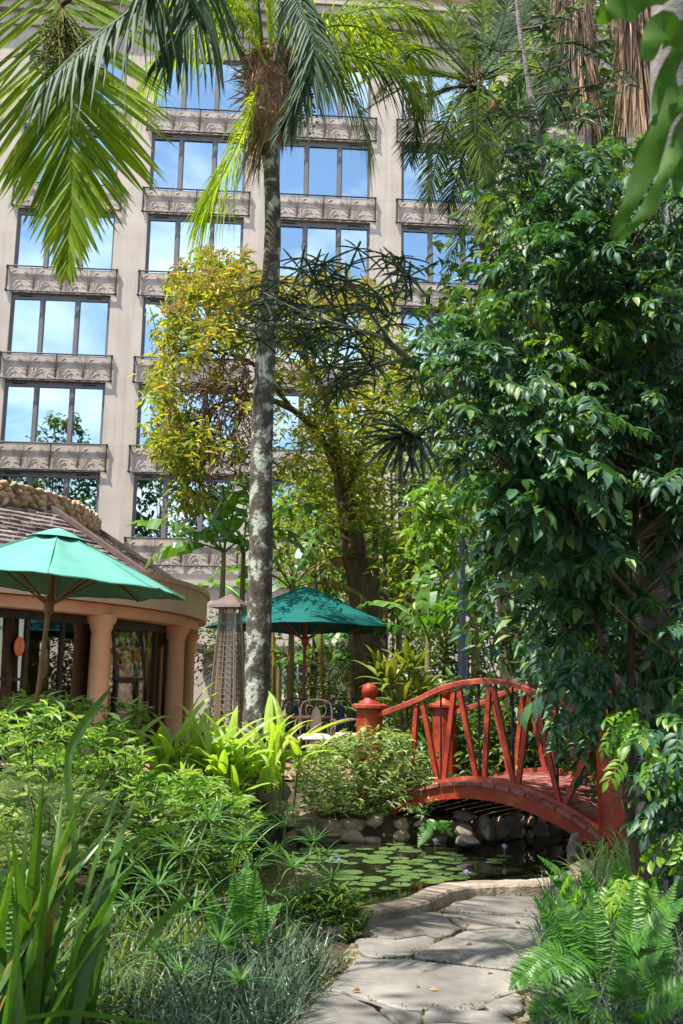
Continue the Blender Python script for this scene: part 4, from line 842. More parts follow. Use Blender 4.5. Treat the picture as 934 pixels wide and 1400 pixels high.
FR = [([(352, 118), (338, 165), (312, 225), (292, 262), (272, 302)], 13.0, .80, 'palm_light', 60, .035, .9),
      ([(390, 100), (430, 70), (490, 78), (540, 100), (575, 140)], 13.2, .75, 'palm_mid', 60, .035, .8),
      ([(395, 110), (450, 100), (490, 150), (505, 210)], 13.6, .7, 'palm_mid', 50, .03, .9),
      ([(360, 90), (345, 20), (335, -60), (300, -120)], 13.5, .8, 'palm_light', 55, .035, .4),
      ([(372, 80), (372, 0), (378, -80), (400, -160)], 13.8, .8, 'palm_light', 55, .035, .4),
      ([(380, 85), (415, 10), (450, -50), (520, -80)], 13.3, .8, 'palm_mid', 55, .035, .5),
      ([(355, 100), (310, 50), (260, 50), (215, 95), (190, 140)], 13.9, .75, 'palm_light', 55, .032, .8),
      ([(385, 95), (450, 30), (530, 10), (600, 30)], 14.2, .85, 'palm_mid', 60, .035, .8),
      ([(376, 85), (400, -30), (420, -100), (470, -160)], 12.6, .8, 'palm_dark', 50, .035, .5),
      ([(365, 90), (320, 10), (280, -30), (230, -20)], 13.0, .8, 'palm_light', 55, .035, .7),
      ([(385, 90), (440, 40), (500, 40), (560, 80), (600, 140)], 13.8, .7, 'palm_light', 70, .028, .7), ([(388, 95), (450, 85), (520, 60), (590, 75)], 14.4, .7, 'palm_light', 70, .028, .6), ([(360, 85), (345, 30), (320, 5), (285, 20)], 13.2, .6, 'palm_light', 60, .028, .8), ([(370, 75), (365, 10), (350, -60)], 13.0, .7, 'palm_light', 60, .03, .4)]
for P, Yd, ll, mat, n, wd, sag in FR:
    b = Bag(); frond(b, pp(P, Yd), ll, n, wd, (75, 30), sag, lift=.1, rad=.02); b.build('frond', mat, mp)
b = Bag(); frond(b, pp([(380, -60, 12.6), (405, 0, 12.2), (428, 55, 12.0), (420, 110, 11.9), (388, 172, 11.9)], 12), .62, 64, .045, (50, 16), .5, up=(0.3, -1, .3), lift=.05, rad=.018); b.build('frond', 'palm_dark', mp)
b = Bag()
for k in range(120): p = at(421, 135, 13.5) + RNG.normal(size=3) * (.10, .10, .22); lathe(b, p, [(0, -.02), (.018, -.008), (.018, .008), (0, .02)], 5)
b.build('fruit_cluster', 'bark_brown', mp, kind='stuff')

# left palm: crown above the frame, fronds hang in
lc = np.array([-3.7, 6.2, 7.5]); lb = np.array([-3.9, 6.3, 0.0])
lp2 = thing('palm_tree', 'bright backlit palm fronds hanging in from the top of the picture over the hotel', 'palm', lb)
b = Bag(); tube(b, spline([lb, lb + (lc - lb) * .5 + (.1, 0, 0), lc], 24), np.linspace(.17, .11, 24), 14, ripple=.02); b.build('trunk', 'bark_grey', lp2, smooth=True)
b = Bag(); frond(b, [lc] + pp([(30, -170, 6.2), (66, -60, 5.8), (84, 60), (95, 150), (97, 250), (91, 366)], 5.6), .90, 84, .034, (64, 20), .06, up=(0.0, -1, .25), lift=.02, rad=.017, start=.2, nseg=5, jit=.025, prof=lambda s: min(1, (1.02 - s) * 2.2) * .9 + .1); b.build('frond', 'palm_light', lp2)
b = Bag(); frond(b, [lc + (.3, .1, .3)] + pp([(170, -90, 5.0), (205, -20, 4.9), (140, 45, 4.8), (62, 112, 4.7)], 5), .40, 44, .024, (55, 28), .75, up=(0, -.5, 1), lift=-.1, rad=.013, start=.22, nseg=5); b.build('frond', 'palm_dark', lp2)
b = Bag(); frond(b, [lc + (.3, .1, .3)] + pp([(150, -150, 5.3), (260, -70, 5.1), (275, 10, 5.0), (232, 70, 4.9)], 5), .36, 40, .022, (60, 28), .8, up=(.3, -.6, 1), lift=-.1, rad=.013, start=.3, nseg=5); b.build('frond', 'palm_dark', lp2)
for k in range(9):
    a = k * .7 + .4
    if not 2.7 < (a % (2 * PI)) < 4.2: continue
    d = np.array([math.cos(a), math.sin(a), 0]); b = Bag(); frond(b, [lc, lc + d * .7 + (0, 0, .55), lc + d * 1.5 + (0, 0, .5), lc + d * 2.3 + (0, 0, -.25)], .6, 46, .035, (70, 30), .4, rad=.018); b.build('frond', 'palm_mid', lp2)
b = Bag(); s0 = at(84, 10, 5.45)
for k in range(80):
    e = at(RNG.normal(85, 22), RNG.normal(85, 25), 5.45 + RNG.normal() * .1); P = spline([s0, (s0 + e) / 2 + RNG.normal(size=3) * .03, e], 6); tube(b, P, .0035, 4, False)
    for q in P[2:]:
        for _ in range(3): lathe(b, q + RNG.normal(size=3) * .012, [(0, -.008), (.008, 0), (0, .008)], 5)
b.build('seed_spray', 'seed_green', lp2)
b = Bag(); tube(b, spline([lc, at(70, -40, 5.45), s0, at(88, 55, 5.45)], 12), np.linspace(.03, .012, 12), 7); b.build('seed_stalk', 'bark_brown', lp2)

# feathery date-type palm in front of the hotel, right of centre
pc = at(652, 108, 14.5); pb = np.array([pc[0] + .5, 14.8, .2]); ph = thing('palm_tree', 'feather palm with drooping dark fronds in front of the hotel beside the skirted palms', 'palm', pb)
b = Bag(); tube(b, spline([pb, (pb + pc) / 2 + (.1, 0, 0), pc - (0, 0, .2)], 20), np.linspace(.2, .16, 20), 12, ripple=.05); b.build('trunk', 'bark_brown', ph)
PF = [[(640, 112), (600, 100), (545, 88), (480, 78)], [(645, 104), (610, 60), (570, 30), (520, 25)], [(650, 100), (630, 40), (600, -20)], [(655, 100), (660, 30), (650, -40)], [(660, 102), (700, 50), (730, -10)],
      [(665, 108), (720, 90), (770, 110), (800, 160)], [(642, 120), (615, 160), (598, 215), (585, 275)], [(650, 124), (640, 190), (625, 240), (612, 285)], [(660, 120), (668, 190), (650, 260), (606, 385)], [(662, 120), (700, 180), (715, 260), (700, 330)],
      [(645, 118), (600, 125), (570, 165), (560, 220)], [(655, 118), (690, 150), (720, 210), (735, 290)], [(640, 108), (590, 70), (560, 75), (520, 130)], [(668, 100), (730, 70), (790, 60), (850, 100)], [(655, 112), (650, 180), (668, 260), (660, 320)], [(640, 108), (580, 95), (520, 100), (470, 130)], [(642, 104), (590, 50), (530, 0), (470, -20)], [(645, 102), (615, 40), (560, -20)], [(640, 112), (590, 130), (555, 120), (500, 150)], [(660, 100), (690, 20), (700, -60)], [(664, 104), (740, 40), (800, 0)]]
for k, P in enumerate(PF):
    b = Bag(); frond(b, pp(P, 14.5 + RNG.uniform(-1.2, .8)), .50 if k != 8 else .42, 64, .026, (62, 26), .28, up=(.1, -.5, 1), lift=.1, rad=.024, nseg=3); b.build('frond', ['palm_mid', 'palm_dark', 'palm_mid'][k % 3] if k not in (6, 8) else 'palm_mid', ph)
b = Bag()
for _ in range(60): p0 = at(652 + RNG.normal() * 8, 112 + RNG.normal() * 6, 14.3); strap(b, p0, RNG.uniform(0, 6.28), RNG.uniform(-.5, 1.2), .35, .03, .8, 4)
b.build('boot_fibres', 'dry_fibre', ph)
b = Bag()
for _ in range(70):
    p0 = at(566 + RNG.normal() * 3, 112, 14.2); e = at(566 + RNG.normal() * 8, RNG.uniform(125, 172), 14.2); tube(b, spline([p0, (p0 + e) / 2 + RNG.normal(size=3) * .03, e], 5), .009, 4, False)
b.build('flower_strands', 'golden_flower', ph)
PF2 = [[(768, 60), (720, 40), (680, 60), (650, 100)], [(770, 55), (740, 0), (700, -30)], [(775, 52), (790, -10), (820, -60)], [(780, 58), (830, 20), (880, 10)], [(782, 62), (840, 60), (890, 90)], [(778, 68), (820, 110), (850, 170)], [(770, 70), (750, 120), (745, 180)], [(766, 66), (720, 100), (700, 160)], [(774, 66), (790, 130), (800, 200)], [(765, 60), (700, 20), (640, 10), (590, 30)], [(768, 58), (715, -10), (660, -30)], [(782, 60), (850, -10), (920, -30)]]
c2 = at(773, 60, 16.5); g2 = np.array([c2[0] + .2, 16.8, .2]); p2 = thing('palm_tree', 'dark feather palm crown at the top right among the skirted palms', 'palm', g2)
b = Bag(); tube(b, spline([g2, (g2 + c2) / 2, c2], 16), .15, 10, ripple=.04); b.build('trunk', 'bark_brown', p2)
for k, P in enumerate(PF2):
    b = Bag(); frond(b, pp(P, 16.3 + RNG.uniform(-1, .8)), .6, 64, .034, (65, 26), .4, up=(.1, -.5, 1), lift=.1, rad=.024, nseg=3); b.build('frond', ['palm_dark', 'palm_mid'][k % 2], p2)
# two skirted fan palms and the smooth grey trunk at the right edge
for px0, px1, wpx, Yd, lab in ((778, 800, 58, 15.5, 'fan palm with thick brown skirt of dead leaves behind the feather palm'), (868, 872, 66, 12.5, 'second skirted palm, beside the smooth grey trunk')):
    top = at(px0, -60, Yd); bt = at(px1, 300, Yd); g0 = np.array([bt[0], Yd, .2]); t = thing('skirted_palm', lab, 'palm', g0)
    b = Bag(); tube(b, spline([g0, bt, top], 20), .17, 10, ripple=.03); b.build('trunk', 'bark_grey', t)
    b = Bag(); r = wpx / 2 / FPX * Yd
    for _ in range(900):
        s = RNG.uniform(0, 1) ** .8; c = top + (at(px1, 145, Yd) - top) * s; a = RNG.uniform(0, 2 * PI); rr_ = r * (1.0 - .45 * s) * RNG.uniform(.75, 1.05); strap(b, c + np.array([math.cos(a), math.sin(a), 0]) * rr_, a + RNG.normal() * .3, RNG.uniform(-1.56, -1.35), RNG.uniform(.4, 1.1), RNG.uniform(.012, .035), .1, 4, RNG.normal() * .8)
    b.build('leaf_skirt', 'dry_fibre', t)
    for k in range(10):
        a = k * .63; d = np.array([math.cos(a), math.sin(a), .35]); p1 = top + d * .9; b = Bag(); tube(b, [top, p1], .02, 5)
        for j in range(24): strap(b, p1, a + (j - 11.5) * .11, .35 + .4 * math.sin(j), .85, .04, .9, 5, 0, power=.4)
        b.build('fan_leaf', 'palm_dark', t)
gt = thing('grey_tree', 'smooth pale grey tree trunk at the upper right edge', 'tree', at(905, 1150, 8.2) * (1, 1, 0))
b = Bag(); tube(b, spline([at(905, 1150, 8.2) * (1, 1, 0), at(905, 900, 8.2), at(908, 600, 8.1), at(914, 250, 8.0), at(916, -40, 8.0), at(930, -300, 8.0)], 30), np.linspace(.20, .145, 30), 16, ripple=.01); b.build('trunk', 'bark_grey', gt, smooth=True)

# ------------------------------------------------------------------ broad-leaved trees
CT = [compound_tpl(6, .31, .46, .30, True, 1), compound_tpl(5, .34, .46, .42, True, 2), compound_tpl(7, .27, .45, .20, True, 3)]
LT = [leaf_tpl(3, .4, .25, .12), leaf_tpl(3, .4, .45, .08), leaf_tpl(3, .4, .1, .18)]
def pip(poly, n):
    poly = np.array(poly, float); out = []
    lo, hi = poly.min(0), poly.max(0)
    while len(out) < n:
        p = RNG.uniform(lo, hi)
        if inside(poly, p[0], p[1]): out.append(p)
    return np.array(out)
def scatter(b, tpls, pos, dirs, L, W=None, j=.4):
    n = len(pos); pick = RNG.integers(0, len(tpls), n); u = ups(n, j)
    for k, tp_ in enumerate(tpls):
        s = pick == k
        if s.any(): place(b, tp_, pos[s], dirs[s], u[s], np.broadcast_to(L, n)[s], None if W is None else np.broadcast_to(W, n)[s])
# the big pinnate-leaved tree on the right
rb_ = at(884, 1262, 7.15); rb_[2] = .05
rt = thing('leafy_tree', 'big dark green tree with feathered leaves overhanging the right end of the bridge', 'tree', rb_)
b = Bag(); limb(b, [rb_, at(874, 1180, 7.13), at(862, 1120, 7.1)], .055, .05); limb(b, [at(862, 1120, 7.1), at(848, 1040, 7.1), at(845, 960, 7.15), at(812, 830, 7.3), at(790, 640, 7.6), at(760, 420, 7.9)], .034, .012)
limb(b, [at(862, 1120, 7.1), at(862, 1030, 7.1), at(862, 900, 7.2), at(868, 740, 7.3), at(872, 600, 7.4), at(860, 400, 7.6), at(830, 260, 7.8)], .036, .014); b.build('trunk', 'bark_brown', rt)
OUT = [(735, 215), (770, 195), (810, 210), (870, 245), (960, 235), (985, 560), (985, 930), (945, 940), (890, 880), (862, 915), (835, 928), (812, 915), (800, 860), (760, 790), (730, 740), (700, 680), (668, 610), (625, 560), (605, 465), (650, 432), (695, 390), (712, 300)]
cen = pip(OUT, 300); P_, D_, L_ = [], [], []; tw = Bag()
for k, (x, y) in enumerate(cen):
    hol = ((x - 880) / 75) ** 2 + ((y - 780) / 150) ** 2 < 1
    if hol and RNG.random() < .9: continue
    Yd = RNG.uniform(6.3, 8.6) if not hol else RNG.uniform(8.2, 9.2)
    if y > 880: Yd = RNG.uniform(6.7, 7.8)
    c = at(x, y, Yd); n = RNG.integers(7, 14); p = c + RNG.normal(size=(n, 3)) * (.15, .15, .11)
    az0 = RNG.normal(-1.75, 1.1); a = az0 + RNG.normal(size=n) * .8
    P_.append(p); D_.append(np.column_stack([np.cos(a), np.sin(a), RNG.uniform(-.55, .25, n)])); L_.append(np.where(RNG.random(n) < .3, RNG.uniform(.17, .28, n), RNG.uniform(.28, .46, n)) * (1.08 if y > 600 else .8))
    if k % 2 == 0: tube(tw, spline([c + (RNG.normal() * .1, .1, -.1), c + (RNG.normal() * .15 + .2, .4, -.25), at(min(max(x, 780), 870), min(y + 120, 900), 7.4)], 6), np.linspace(.006, .012, 6), 5, False)
for x, y in ((800, 935), (822, 955), (845, 945), (775, 925), (832, 980), (815, 985), (790, 960), (760, 905)):
    n = 7; P_.append(at(x, y - 15, 6.9) + RNG.normal(size=(n, 3)) * .09); a = RNG.normal(-1.7, .9, n); D_.append(np.column_stack([np.cos(a), np.sin(a), RNG.uniform(-.8, .1, n)])); L_.append(RNG.uniform(.18, .32, n))
P_, D_, L_ = np.concatenate(P_), np.concatenate(D_), np.concatenate(L_)
b = Bag(); scatter(b, CT, P_, D_, L_, j=.35); b.build('crown', 'tree_leaf', rt, smooth=True); tw.build('twigs', 'twig', rt, kind='stuff')
for Pb, r0, r1 in (([at(940, 895, 6.9), at(880, 830, 6.8), at(820, 760, 6.6), at(780, 690, 6.6)], .022, .008), ([at(870, 655, 7.2), at(820, 690, 7.0), at(790, 720, 6.9)], .012, .006), ([at(934, 350, 7.5), at(860, 352, 7.3), at(800, 370, 7.2)], .03, .015)):
    b = Bag(); limb(b, Pb, r0, r1); b.build('branch', 'bark_brown', rt)
for _ in range(22):
    x, y = pip(OUT, 1)[0]; Yd = RNG.uniform(6.2, 6.8); e = at(x, y, Yd); m0 = at(min(930, x + RNG.uniform(50, 110)), y + RNG.uniform(40, 110), Yd + .4); b = Bag(); limb(b, [m0, (m0 + e) / 2 + RNG.normal(size=3) * .05, e], .011, .004, 10, 5); b.build('branch', 'twig', rt)
# young bright shoots
NB = [(598, 668, 7.0, 14), (600, 718, 7.0, 12), (585, 735, 7.0, 8), (820, 440, 6.5, 6), (805, 560, 6.5, 7), (775, 540, 6.5, 4), (690, 440, 7, 5), (880, 985, 6.2, 7), (895, 1040, 6.2, 6), (915, 1060, 6.2, 6), (800, 480, 6.6, 4), (745, 470, 6.6, 4), (845, 985, 6.4, 4), (915, 1150, 6.0, 8), (860, 1195, 6.0, 7), (810, 1195, 6.0, 5), (760, 470, 7, 4), (705, 265, 7.5, 6), (740, 250, 7.5, 6)]
P_, D_ = [], []
for x, y, Yd, n in NB:
    P_.append(at(x, y, Yd) + RNG.normal(size=(n, 3)) * (.05, .05, .05)); a = RNG.uniform(2.5, 6.5, n); D_.append(np.column_stack([np.cos(a), np.sin(a), RNG.uniform(-1.3, .1, n)]))
P_, D_ = np.concatenate(P_), np.concatenate(D_); b = Bag(); scatter(b, CT[:2], P_, D_, RNG.uniform(.16, .26, len(P_)), j=.5); b.build('young_leaves', 'new_leaf', rt, smooth=True)
# right-hand understory of the same kind, low at the right edge
sb_ = at(920, 1240, 6.4); sb_[2] = .05; st = thing('leafy_sapling', 'young feathered-leaf sapling at the right edge above the ferns', 'tree', sb_)
b = Bag(); limb(b, [sb_, at(915, 1100, 6.4), at(905, 980, 6.5)], .03, .012); limb(b, [at(915, 1100, 6.4), at(945, 1000, 6.2)], .016, .008); b.build('trunk', 'bark_brown', st)
n = 150; pz = pip([(905, 960), (960, 930), (985, 1200), (930, 1180), (915, 1110), (900, 1040)], n); p = np.array([at(x, y, RNG.uniform(5.9, 6.9)) for x, y in pz]); a = RNG.uniform(2.3, 6.8, n)
b = Bag(); scatter(b, CT, p, np.column_stack([np.cos(a), np.sin(a), RNG.uniform(-.8, .3, n)]), RNG.uniform(.2, .34, n)); b.build('crown', 'tree_leaf', st, smooth=True)
# air plant on the trunk
c = at(850, 1092, 7.0); ap_ = Bag()
for k in range(46): strap(ap_, c, RNG.uniform(0, 6.28), RNG.uniform(-.5, 1.2), RNG.uniform(.12, .28), .009, RNG.uniform(.3, 1.5), 5)
ap_.build('air_plant', 'dry_fibre', None, c, label='straw-coloured tufted air plant clinging to the thin trunk by the bridge', cat='plant')
# canopy climbers in front of the upper right: tall thin stem with white puff flowers
v0 = at(790, 480, 7.6); v0g = at(905, 1180, 7.9) * (1, 1, 0); vt = thing('flowering_tree', 'thin stemmed tree with white powder-puff flowers and a brown seed ball', 'tree', v0g)
b = Bag(); limb(b, [v0g, at(880, 950, 8.0), at(835, 700, 8.0), v0, at(770, 400, 7.2), at(752, 290, 7.1), at(738, 190, 7.0), at(722, 110, 7.0), at(708, 20, 7.0), at(705, -60, 7.0)], .05, .012, 26); b.build('trunk', 'bark_grey', vt)
b = Bag(); tw = Bag()
for (x0, y0, x1, y1) in [(716, 70, 650, 60), (720, 105, 800, 70), (732, 160, 660, 150), (736, 180, 810, 150), (745, 225, 690, 230), (750, 270, 690, 260), (712, 40, 770, 20), (740, 200, 690, 205), (728, 130, 870, 100), (752, 290, 820, 280)]:
    P = spline([at(x0, y0, 7.0), at((x0 + x1) / 2, (y0 + y1) / 2 + 4, 6.9), at(x1, y1, 6.8)], 9); tube(tw, P, np.linspace(.009, .004, 9), 5, False); q = P[2:]; n = 26
    p = q[RNG.integers(0, len(q), n)] + RNG.normal(size=(n, 3)) * .04; a = RNG.uniform(0, 6.28, n); scatter(b, LT, p, np.column_stack([np.cos(a), np.sin(a), RNG.uniform(-.5, .5, n)]), RNG.uniform(.10, .2, n), RNG.uniform(.02, .035, n))
b.build('crown', 'aralia_leaf', vt); tw.build('twigs', 'twig', vt, kind='stuff')
for px, py, rpx, sx in ((768, 186, 17, 1.2), (757, 182, 12, 1), (778, 198, 12, 1), (748, 319, 10, .8), (832, 118, 9, 1), (720, 215, 10, 1), (828, 210, 8, 1)):
    c = at(px, py, 6.9); b = Bag(); r = rpx / FPX * 6.9; d = rdirs(260); 
    for dd in d: q = c + dd * r * RNG.uniform(.75, 1.1) * (sx, 1, 1); s = nrm(np.cross(dd, RNG.normal(size=3))) * .0035; b.add([c - s, c + s, q], None, [(0, 1, 2)])
    b.build('puff_flower', 'white_puff', vt)
c = at(676, 147, 6.9); b = Bag(); b2 = rock_mesh('seed_ball', 'seed_brown', 77); put('seed_ball', b2, vt, c, (.05, .045, .055))
b = Bag(); tube(b, spline([c, at(700, 150, 6.9), at(738, 152, 7.0)], 8), .006, 5); b.build('seed_stalk', 'twig', vt)
# false aralia: pale limb rising to the left with dark finger leaves
ab = at(700, 640, 9.2); abg = at(870, 1120, 9.9); abg[2] = .1; ar = thing('false_aralia_tree', 'leaning tree with dark narrow finger leaves reaching left across the palm trunk', 'tree', abg)
b = Bag(); limb(b, [abg, at(850, 940, 9.8), at(780, 760, 9.5), ab, at(660, 590, 9.2), at(590, 518, 9.2), at(525, 462, 9.1)], .05, .028, 22)
AL = [[(525, 462), (470, 445), (410, 425), (360, 400)], [(540, 475), (500, 420), (470, 380), (430, 360)], [(525, 462), (540, 410), (530, 370), (520, 340)], [(470, 445), (440, 400), (400, 385)], [(450, 438), (400, 445), (350, 440)], [(560, 490), (520, 500), (480, 520), (440, 530)], [(600, 528), (590, 570), (560, 600)], [(500, 452), (460, 470), (420, 490)]]
for P in AL: limb(b, pp(P, 9.05 + RNG.normal() * .15), .018, .006, 10, 6)
b.build('trunk', 'bark_grey', ar)
def serrated(nseg=10):
    t = np.linspace(0, 1, nseg + 1); V = []; 
    for i, s in enumerate(t): wv = (.75 + .25 * (i % 2)) * (math.sin(PI * min(1, .08 + .9 * s)) ** .5) if s < 1 else .05; V += [(-wv / 2, s, -.22 * s * s + .04), (0, s, -.22 * s * s), (wv / 2, s, -.22 * s * s + .04)]
    q = []
    for i in range(nseg): a = 3 * i; q += [(a, a + 1, a + 4, a + 3), (a + 1, a + 2, a + 5, a + 4)]
    return np.array(V), np.array(q)
SER = serrated(); b = Bag()
for P in AL:
    C = spline(pp(P, 9.05), 9)
    for k in range(2, 9):
        for rep in range(2 if k % 2 else 1):
            c = C[k] + RNG.normal(size=3) * .12; c2 = c + nrm(RNG.normal(size=3) * (1, 1, .5) + (0, -.3, .2)) * .14; tube(b, [c, c2], .004, 4, False); m = RNG.integers(6, 10); a = np.arange(m) * 2 * PI / m + RNG.uniform(0, 6); tilt = nrm(np.array([0, 0, 1]) + RNG.normal(size=3) * .35)
            e1 = nrm(np.cross(tilt, (1, .2, .1))); e2 = np.cross(tilt, e1); d = np.cos(a)[:, None] * e1 + np.sin(a)[:, None] * e2 - tilt * .15
            place(b, SER, np.repeat([c2], m, 0), d, tilt, RNG.uniform(.2, .36, m), RNG.uniform(.022, .032, m))
for cx_, cy_ in ((560, 592), (545, 600), (575, 600)):
    c2 = at(cx_, cy_, 8.9); a = np.linspace(2.6, 5.2, 7); place(b, SER, np.repeat([c2], 7, 0), np.column_stack([np.cos(a), -.3 + 0 * a, np.sin(a) * .8]), (0, -.6, .8), .42, .055)
b.build('crown', 'aralia_leaf', ar)

# golden flowering tree in the middle
gb_ = at(505, 985, 20); gb_[2] = .3; gold = thing('golden_tree', 'spreading tree with yellow flowering top and tangled brown twigs behind the palm trunk', 'tree', gb_)
b = Bag(); limb(b, [gb_, at(500, 860, 20), at(488, 770, 20), at(474, 690, 20), at(466, 655, 20)], .34, .16, 20, 12); b.build('trunk', 'bark_brown', gold)
BR = [[(470, 670), (440, 600), (400, 560), (340, 540), (290, 560), (250, 600)], [(466, 655), (450, 560), (410, 480), (330, 430), (280, 420)], [(474, 690), (490, 620), (520, 560), (545, 480)], [(400, 560), (350, 500), (290, 480), (240, 480)], [(410, 480), (400, 420), (370, 390)], [(330, 430), (310, 390), (300, 370)], [(466, 655), (500, 600), (470, 520), (480, 460)], [(290, 560), (270, 620), (255, 670)], [(340, 540), (320, 590), (290, 620)]]
b = Bag()
for k, P in enumerate(BR): limb(b, pp([(x, y, np.interp(x, [300, 450], [17.3, 20])) for x, y in P], 20), .10 if k < 3 else .05, .02, 16, 7)
b.build('branch', 'bark_brown', gold)
b = Bag()                                                       # tangle of bare twigs on the shaded inside
for _ in range(400):
    x, y = RNG.normal(305, 36), RNG.normal(535, 58); Yd = 17.0 + RNG.normal() * .5; p = at(x, y, Yd); d = nrm(RNG.normal(size=3) + (0, 0, -.3)) * RNG.uniform(.25, .7); tube(b, spline([p, p + d * .5 + RNG.normal(size=3) * .08, p + d + (0, 0, -.15)], 5), np.linspace(.012, .006, 5), 4, False)
b.build('twigs', 'twig', gold, kind='stuff')
GO = [(235, 390), (262, 358), (300, 350), (335, 352), (352, 385), (380, 395), (420, 380), (470, 380), (530, 400), (560, 450), (575, 520), (565, 610), (540, 690), (500, 730), (440, 720), (400, 650), (360, 640), (330, 650), (295, 640), (262, 650), (228, 640), (208, 600), (212, 520), (222, 450)]
cen = pip(GO, 600); P_, D_, L_ = [], [], []; FP = []
for x, y in cen:
    if ((x - 315) / 50) ** 2 + ((y - 540) / 62) ** 2 < 1 and RNG.random() < .85: continue
    if 330 < x < 430 and 470 < y < 640 and RNG.random() < .35: continue
    c = at(x, y, np.interp(x, [340, 430], [17.3, 20]) + RNG.normal() * .8); m = RNG.integers(16, 30); a = RNG.uniform(0, 6.28, m); P_.append(c + RNG.normal(size=(m, 3)) * .13); D_.append(np.column_stack([np.cos(a), np.sin(a), RNG.uniform(-1.0, .6, m)])); L_.append(RNG.uniform(.12, .23, m))
    if y < 440 or RNG.random() < .10: FP.append(c + (0, -.05, .12))
P_, D_, L_ = np.concatenate(P_), np.concatenate(D_), np.concatenate(L_); b = Bag(); scatter(b, LT, P_, D_, L_, L_ * .27, .5); b.build('crown', 'golden_leaf', gold)
b = Bag(); m = 22
for c in FP:
    d = rdirs(m, -.1, 1); place(b, LT[2], np.repeat([c], m, 0) + RNG.normal(size=(m, 3)) * .05, d, (0, 0, 1), RNG.uniform(.1, .2, m), .025)
b.build('flower_spikes', 'golden_flower', gold)
x_ = Bag()
for _ in range(60):
    c = at(RNG.normal(262, 14), RNG.uniform(600, 700), 17.1 + RNG.normal() * .3); m = 12; a = RNG.uniform(0, 6.28, m); scatter(x_, LT, c + RNG.normal(size=(m, 3)) * .1, np.column_stack([np.cos(a), np.sin(a), RNG.uniform(-1.2, .3, m)]), RNG.uniform(.12, .22, m), .05)
x_.build('hanging_spray', 'golden_leaf', gold, kind='stuff')

# background trees and shrubs that close the view
def bushtree(name, label, cx, cy, Yd, rx, ry, n, mat, Ls=(.14, .26), wr=.36, trunk=True, cat='tree', group=None, dy=None, blob=.3, m_=14):
    c = at(cx, cy, Yd); g = np.array([c[0], Yd, float(gz(c[0], Yd))]); t = thing(name, label, cat, g, group); dy = dy or rx
    k = max(6, n // m_); u = rdirs(k) * RNG.uniform(.45, 1.0, (k, 1)) ** .6; cc = c + u * (rx, dy, ry); P = (cc[:, None] + RNG.normal(size=(k, m_, 3)) * blob).reshape(-1, 3); P[:, 2] = np.maximum(P[:, 2], g[2] + .05)
    out = nrm(P - c + (0, 0, .001)); a = RNG.uniform(0, 6.28, len(P)); D = out * .6 + np.column_stack([np.cos(a), np.sin(a), RNG.uniform(-1, .2, len(P))]); L = RNG.uniform(*Ls, len(P))
    b = Bag(); scatter(b, LT, P, D, L, L * wr, .5); b.build('crown', mat, t)
    b = Bag(); limb(b, [g, (g + c) / 2 + RNG.normal(size=3) * (.1, .1, 0), c], .10 if trunk else .03, .03)
    for q in cc[:10]: limb(b, [c + (0, 0, -.3), (c + q) / 2 + RNG.normal(size=3) * .1, q], .03 if trunk else .012, .008, 6, 5)
    b.build('trunk' if trunk else 'stems', 'bark_brown', t); return t
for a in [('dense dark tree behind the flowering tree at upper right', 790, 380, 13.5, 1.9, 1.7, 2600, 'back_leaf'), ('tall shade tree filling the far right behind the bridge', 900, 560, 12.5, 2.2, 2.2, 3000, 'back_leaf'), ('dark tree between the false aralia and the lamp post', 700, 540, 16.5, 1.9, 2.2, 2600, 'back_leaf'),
          ('low bright tree behind the lamp post', 645, 760, 19, 1.8, 1.7, 2400, 'sun_tinted_leaf'), ('shaded tree behind the right bridge rail', 800, 800, 12.6, 1.5, 1.5, 2600, 'tree_leaf'), ('shaded tree at the right edge behind the sapling', 930, 860, 10.5, 1.2, 1.5, 2000, 'tree_leaf'),
          ('yellow-green tree in front of the hotel between the golden tree and lamp post', 560, 660, 24, 2.2, 2.6, 2600, 'sun_tinted_leaf'), ('bushy tree at the upper right behind the skirted palms', 930, 200, 18, 2.4, 2.6, 2400, 'back_leaf'), ('high leafy crown at the top edge behind the skirted palms', 840, 60, 19, 3.0, 2.2, 3000, 'back_leaf'), ('leafy crown right of the feather palm in front of the hotel', 730, 200, 18, 1.5, 2.0, 2000, 'back_leaf'), ('green tree right of the golden trunk behind the teal umbrella', 520, 790, 26, 2.0, 1.7, 2400, 'sun_tinted_leaf'), ('leafy tree close behind the left of the golden trunk', 430, 730, 23, 1.4, 1.3, 1900, 'sun_tinted_leaf')]:
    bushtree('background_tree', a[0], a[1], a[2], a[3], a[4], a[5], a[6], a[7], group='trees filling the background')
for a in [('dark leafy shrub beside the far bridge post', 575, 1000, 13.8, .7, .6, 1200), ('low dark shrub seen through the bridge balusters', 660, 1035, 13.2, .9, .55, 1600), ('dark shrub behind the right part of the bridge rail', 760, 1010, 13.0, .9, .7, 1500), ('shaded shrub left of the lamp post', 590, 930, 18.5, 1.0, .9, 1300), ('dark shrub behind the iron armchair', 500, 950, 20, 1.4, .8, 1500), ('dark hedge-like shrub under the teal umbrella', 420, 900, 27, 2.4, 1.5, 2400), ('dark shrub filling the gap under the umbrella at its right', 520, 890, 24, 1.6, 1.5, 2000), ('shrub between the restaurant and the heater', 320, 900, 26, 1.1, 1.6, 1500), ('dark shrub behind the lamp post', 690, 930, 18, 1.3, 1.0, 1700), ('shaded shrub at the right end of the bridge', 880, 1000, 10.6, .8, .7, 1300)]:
    bushtree('shrub', a[0], a[1], a[2], a[3], a[4], a[5], a[6], 'back_leaf', (.08, .17), .4, False, 'shrub', 'shrubs behind the bridge and patio', blob=.16)
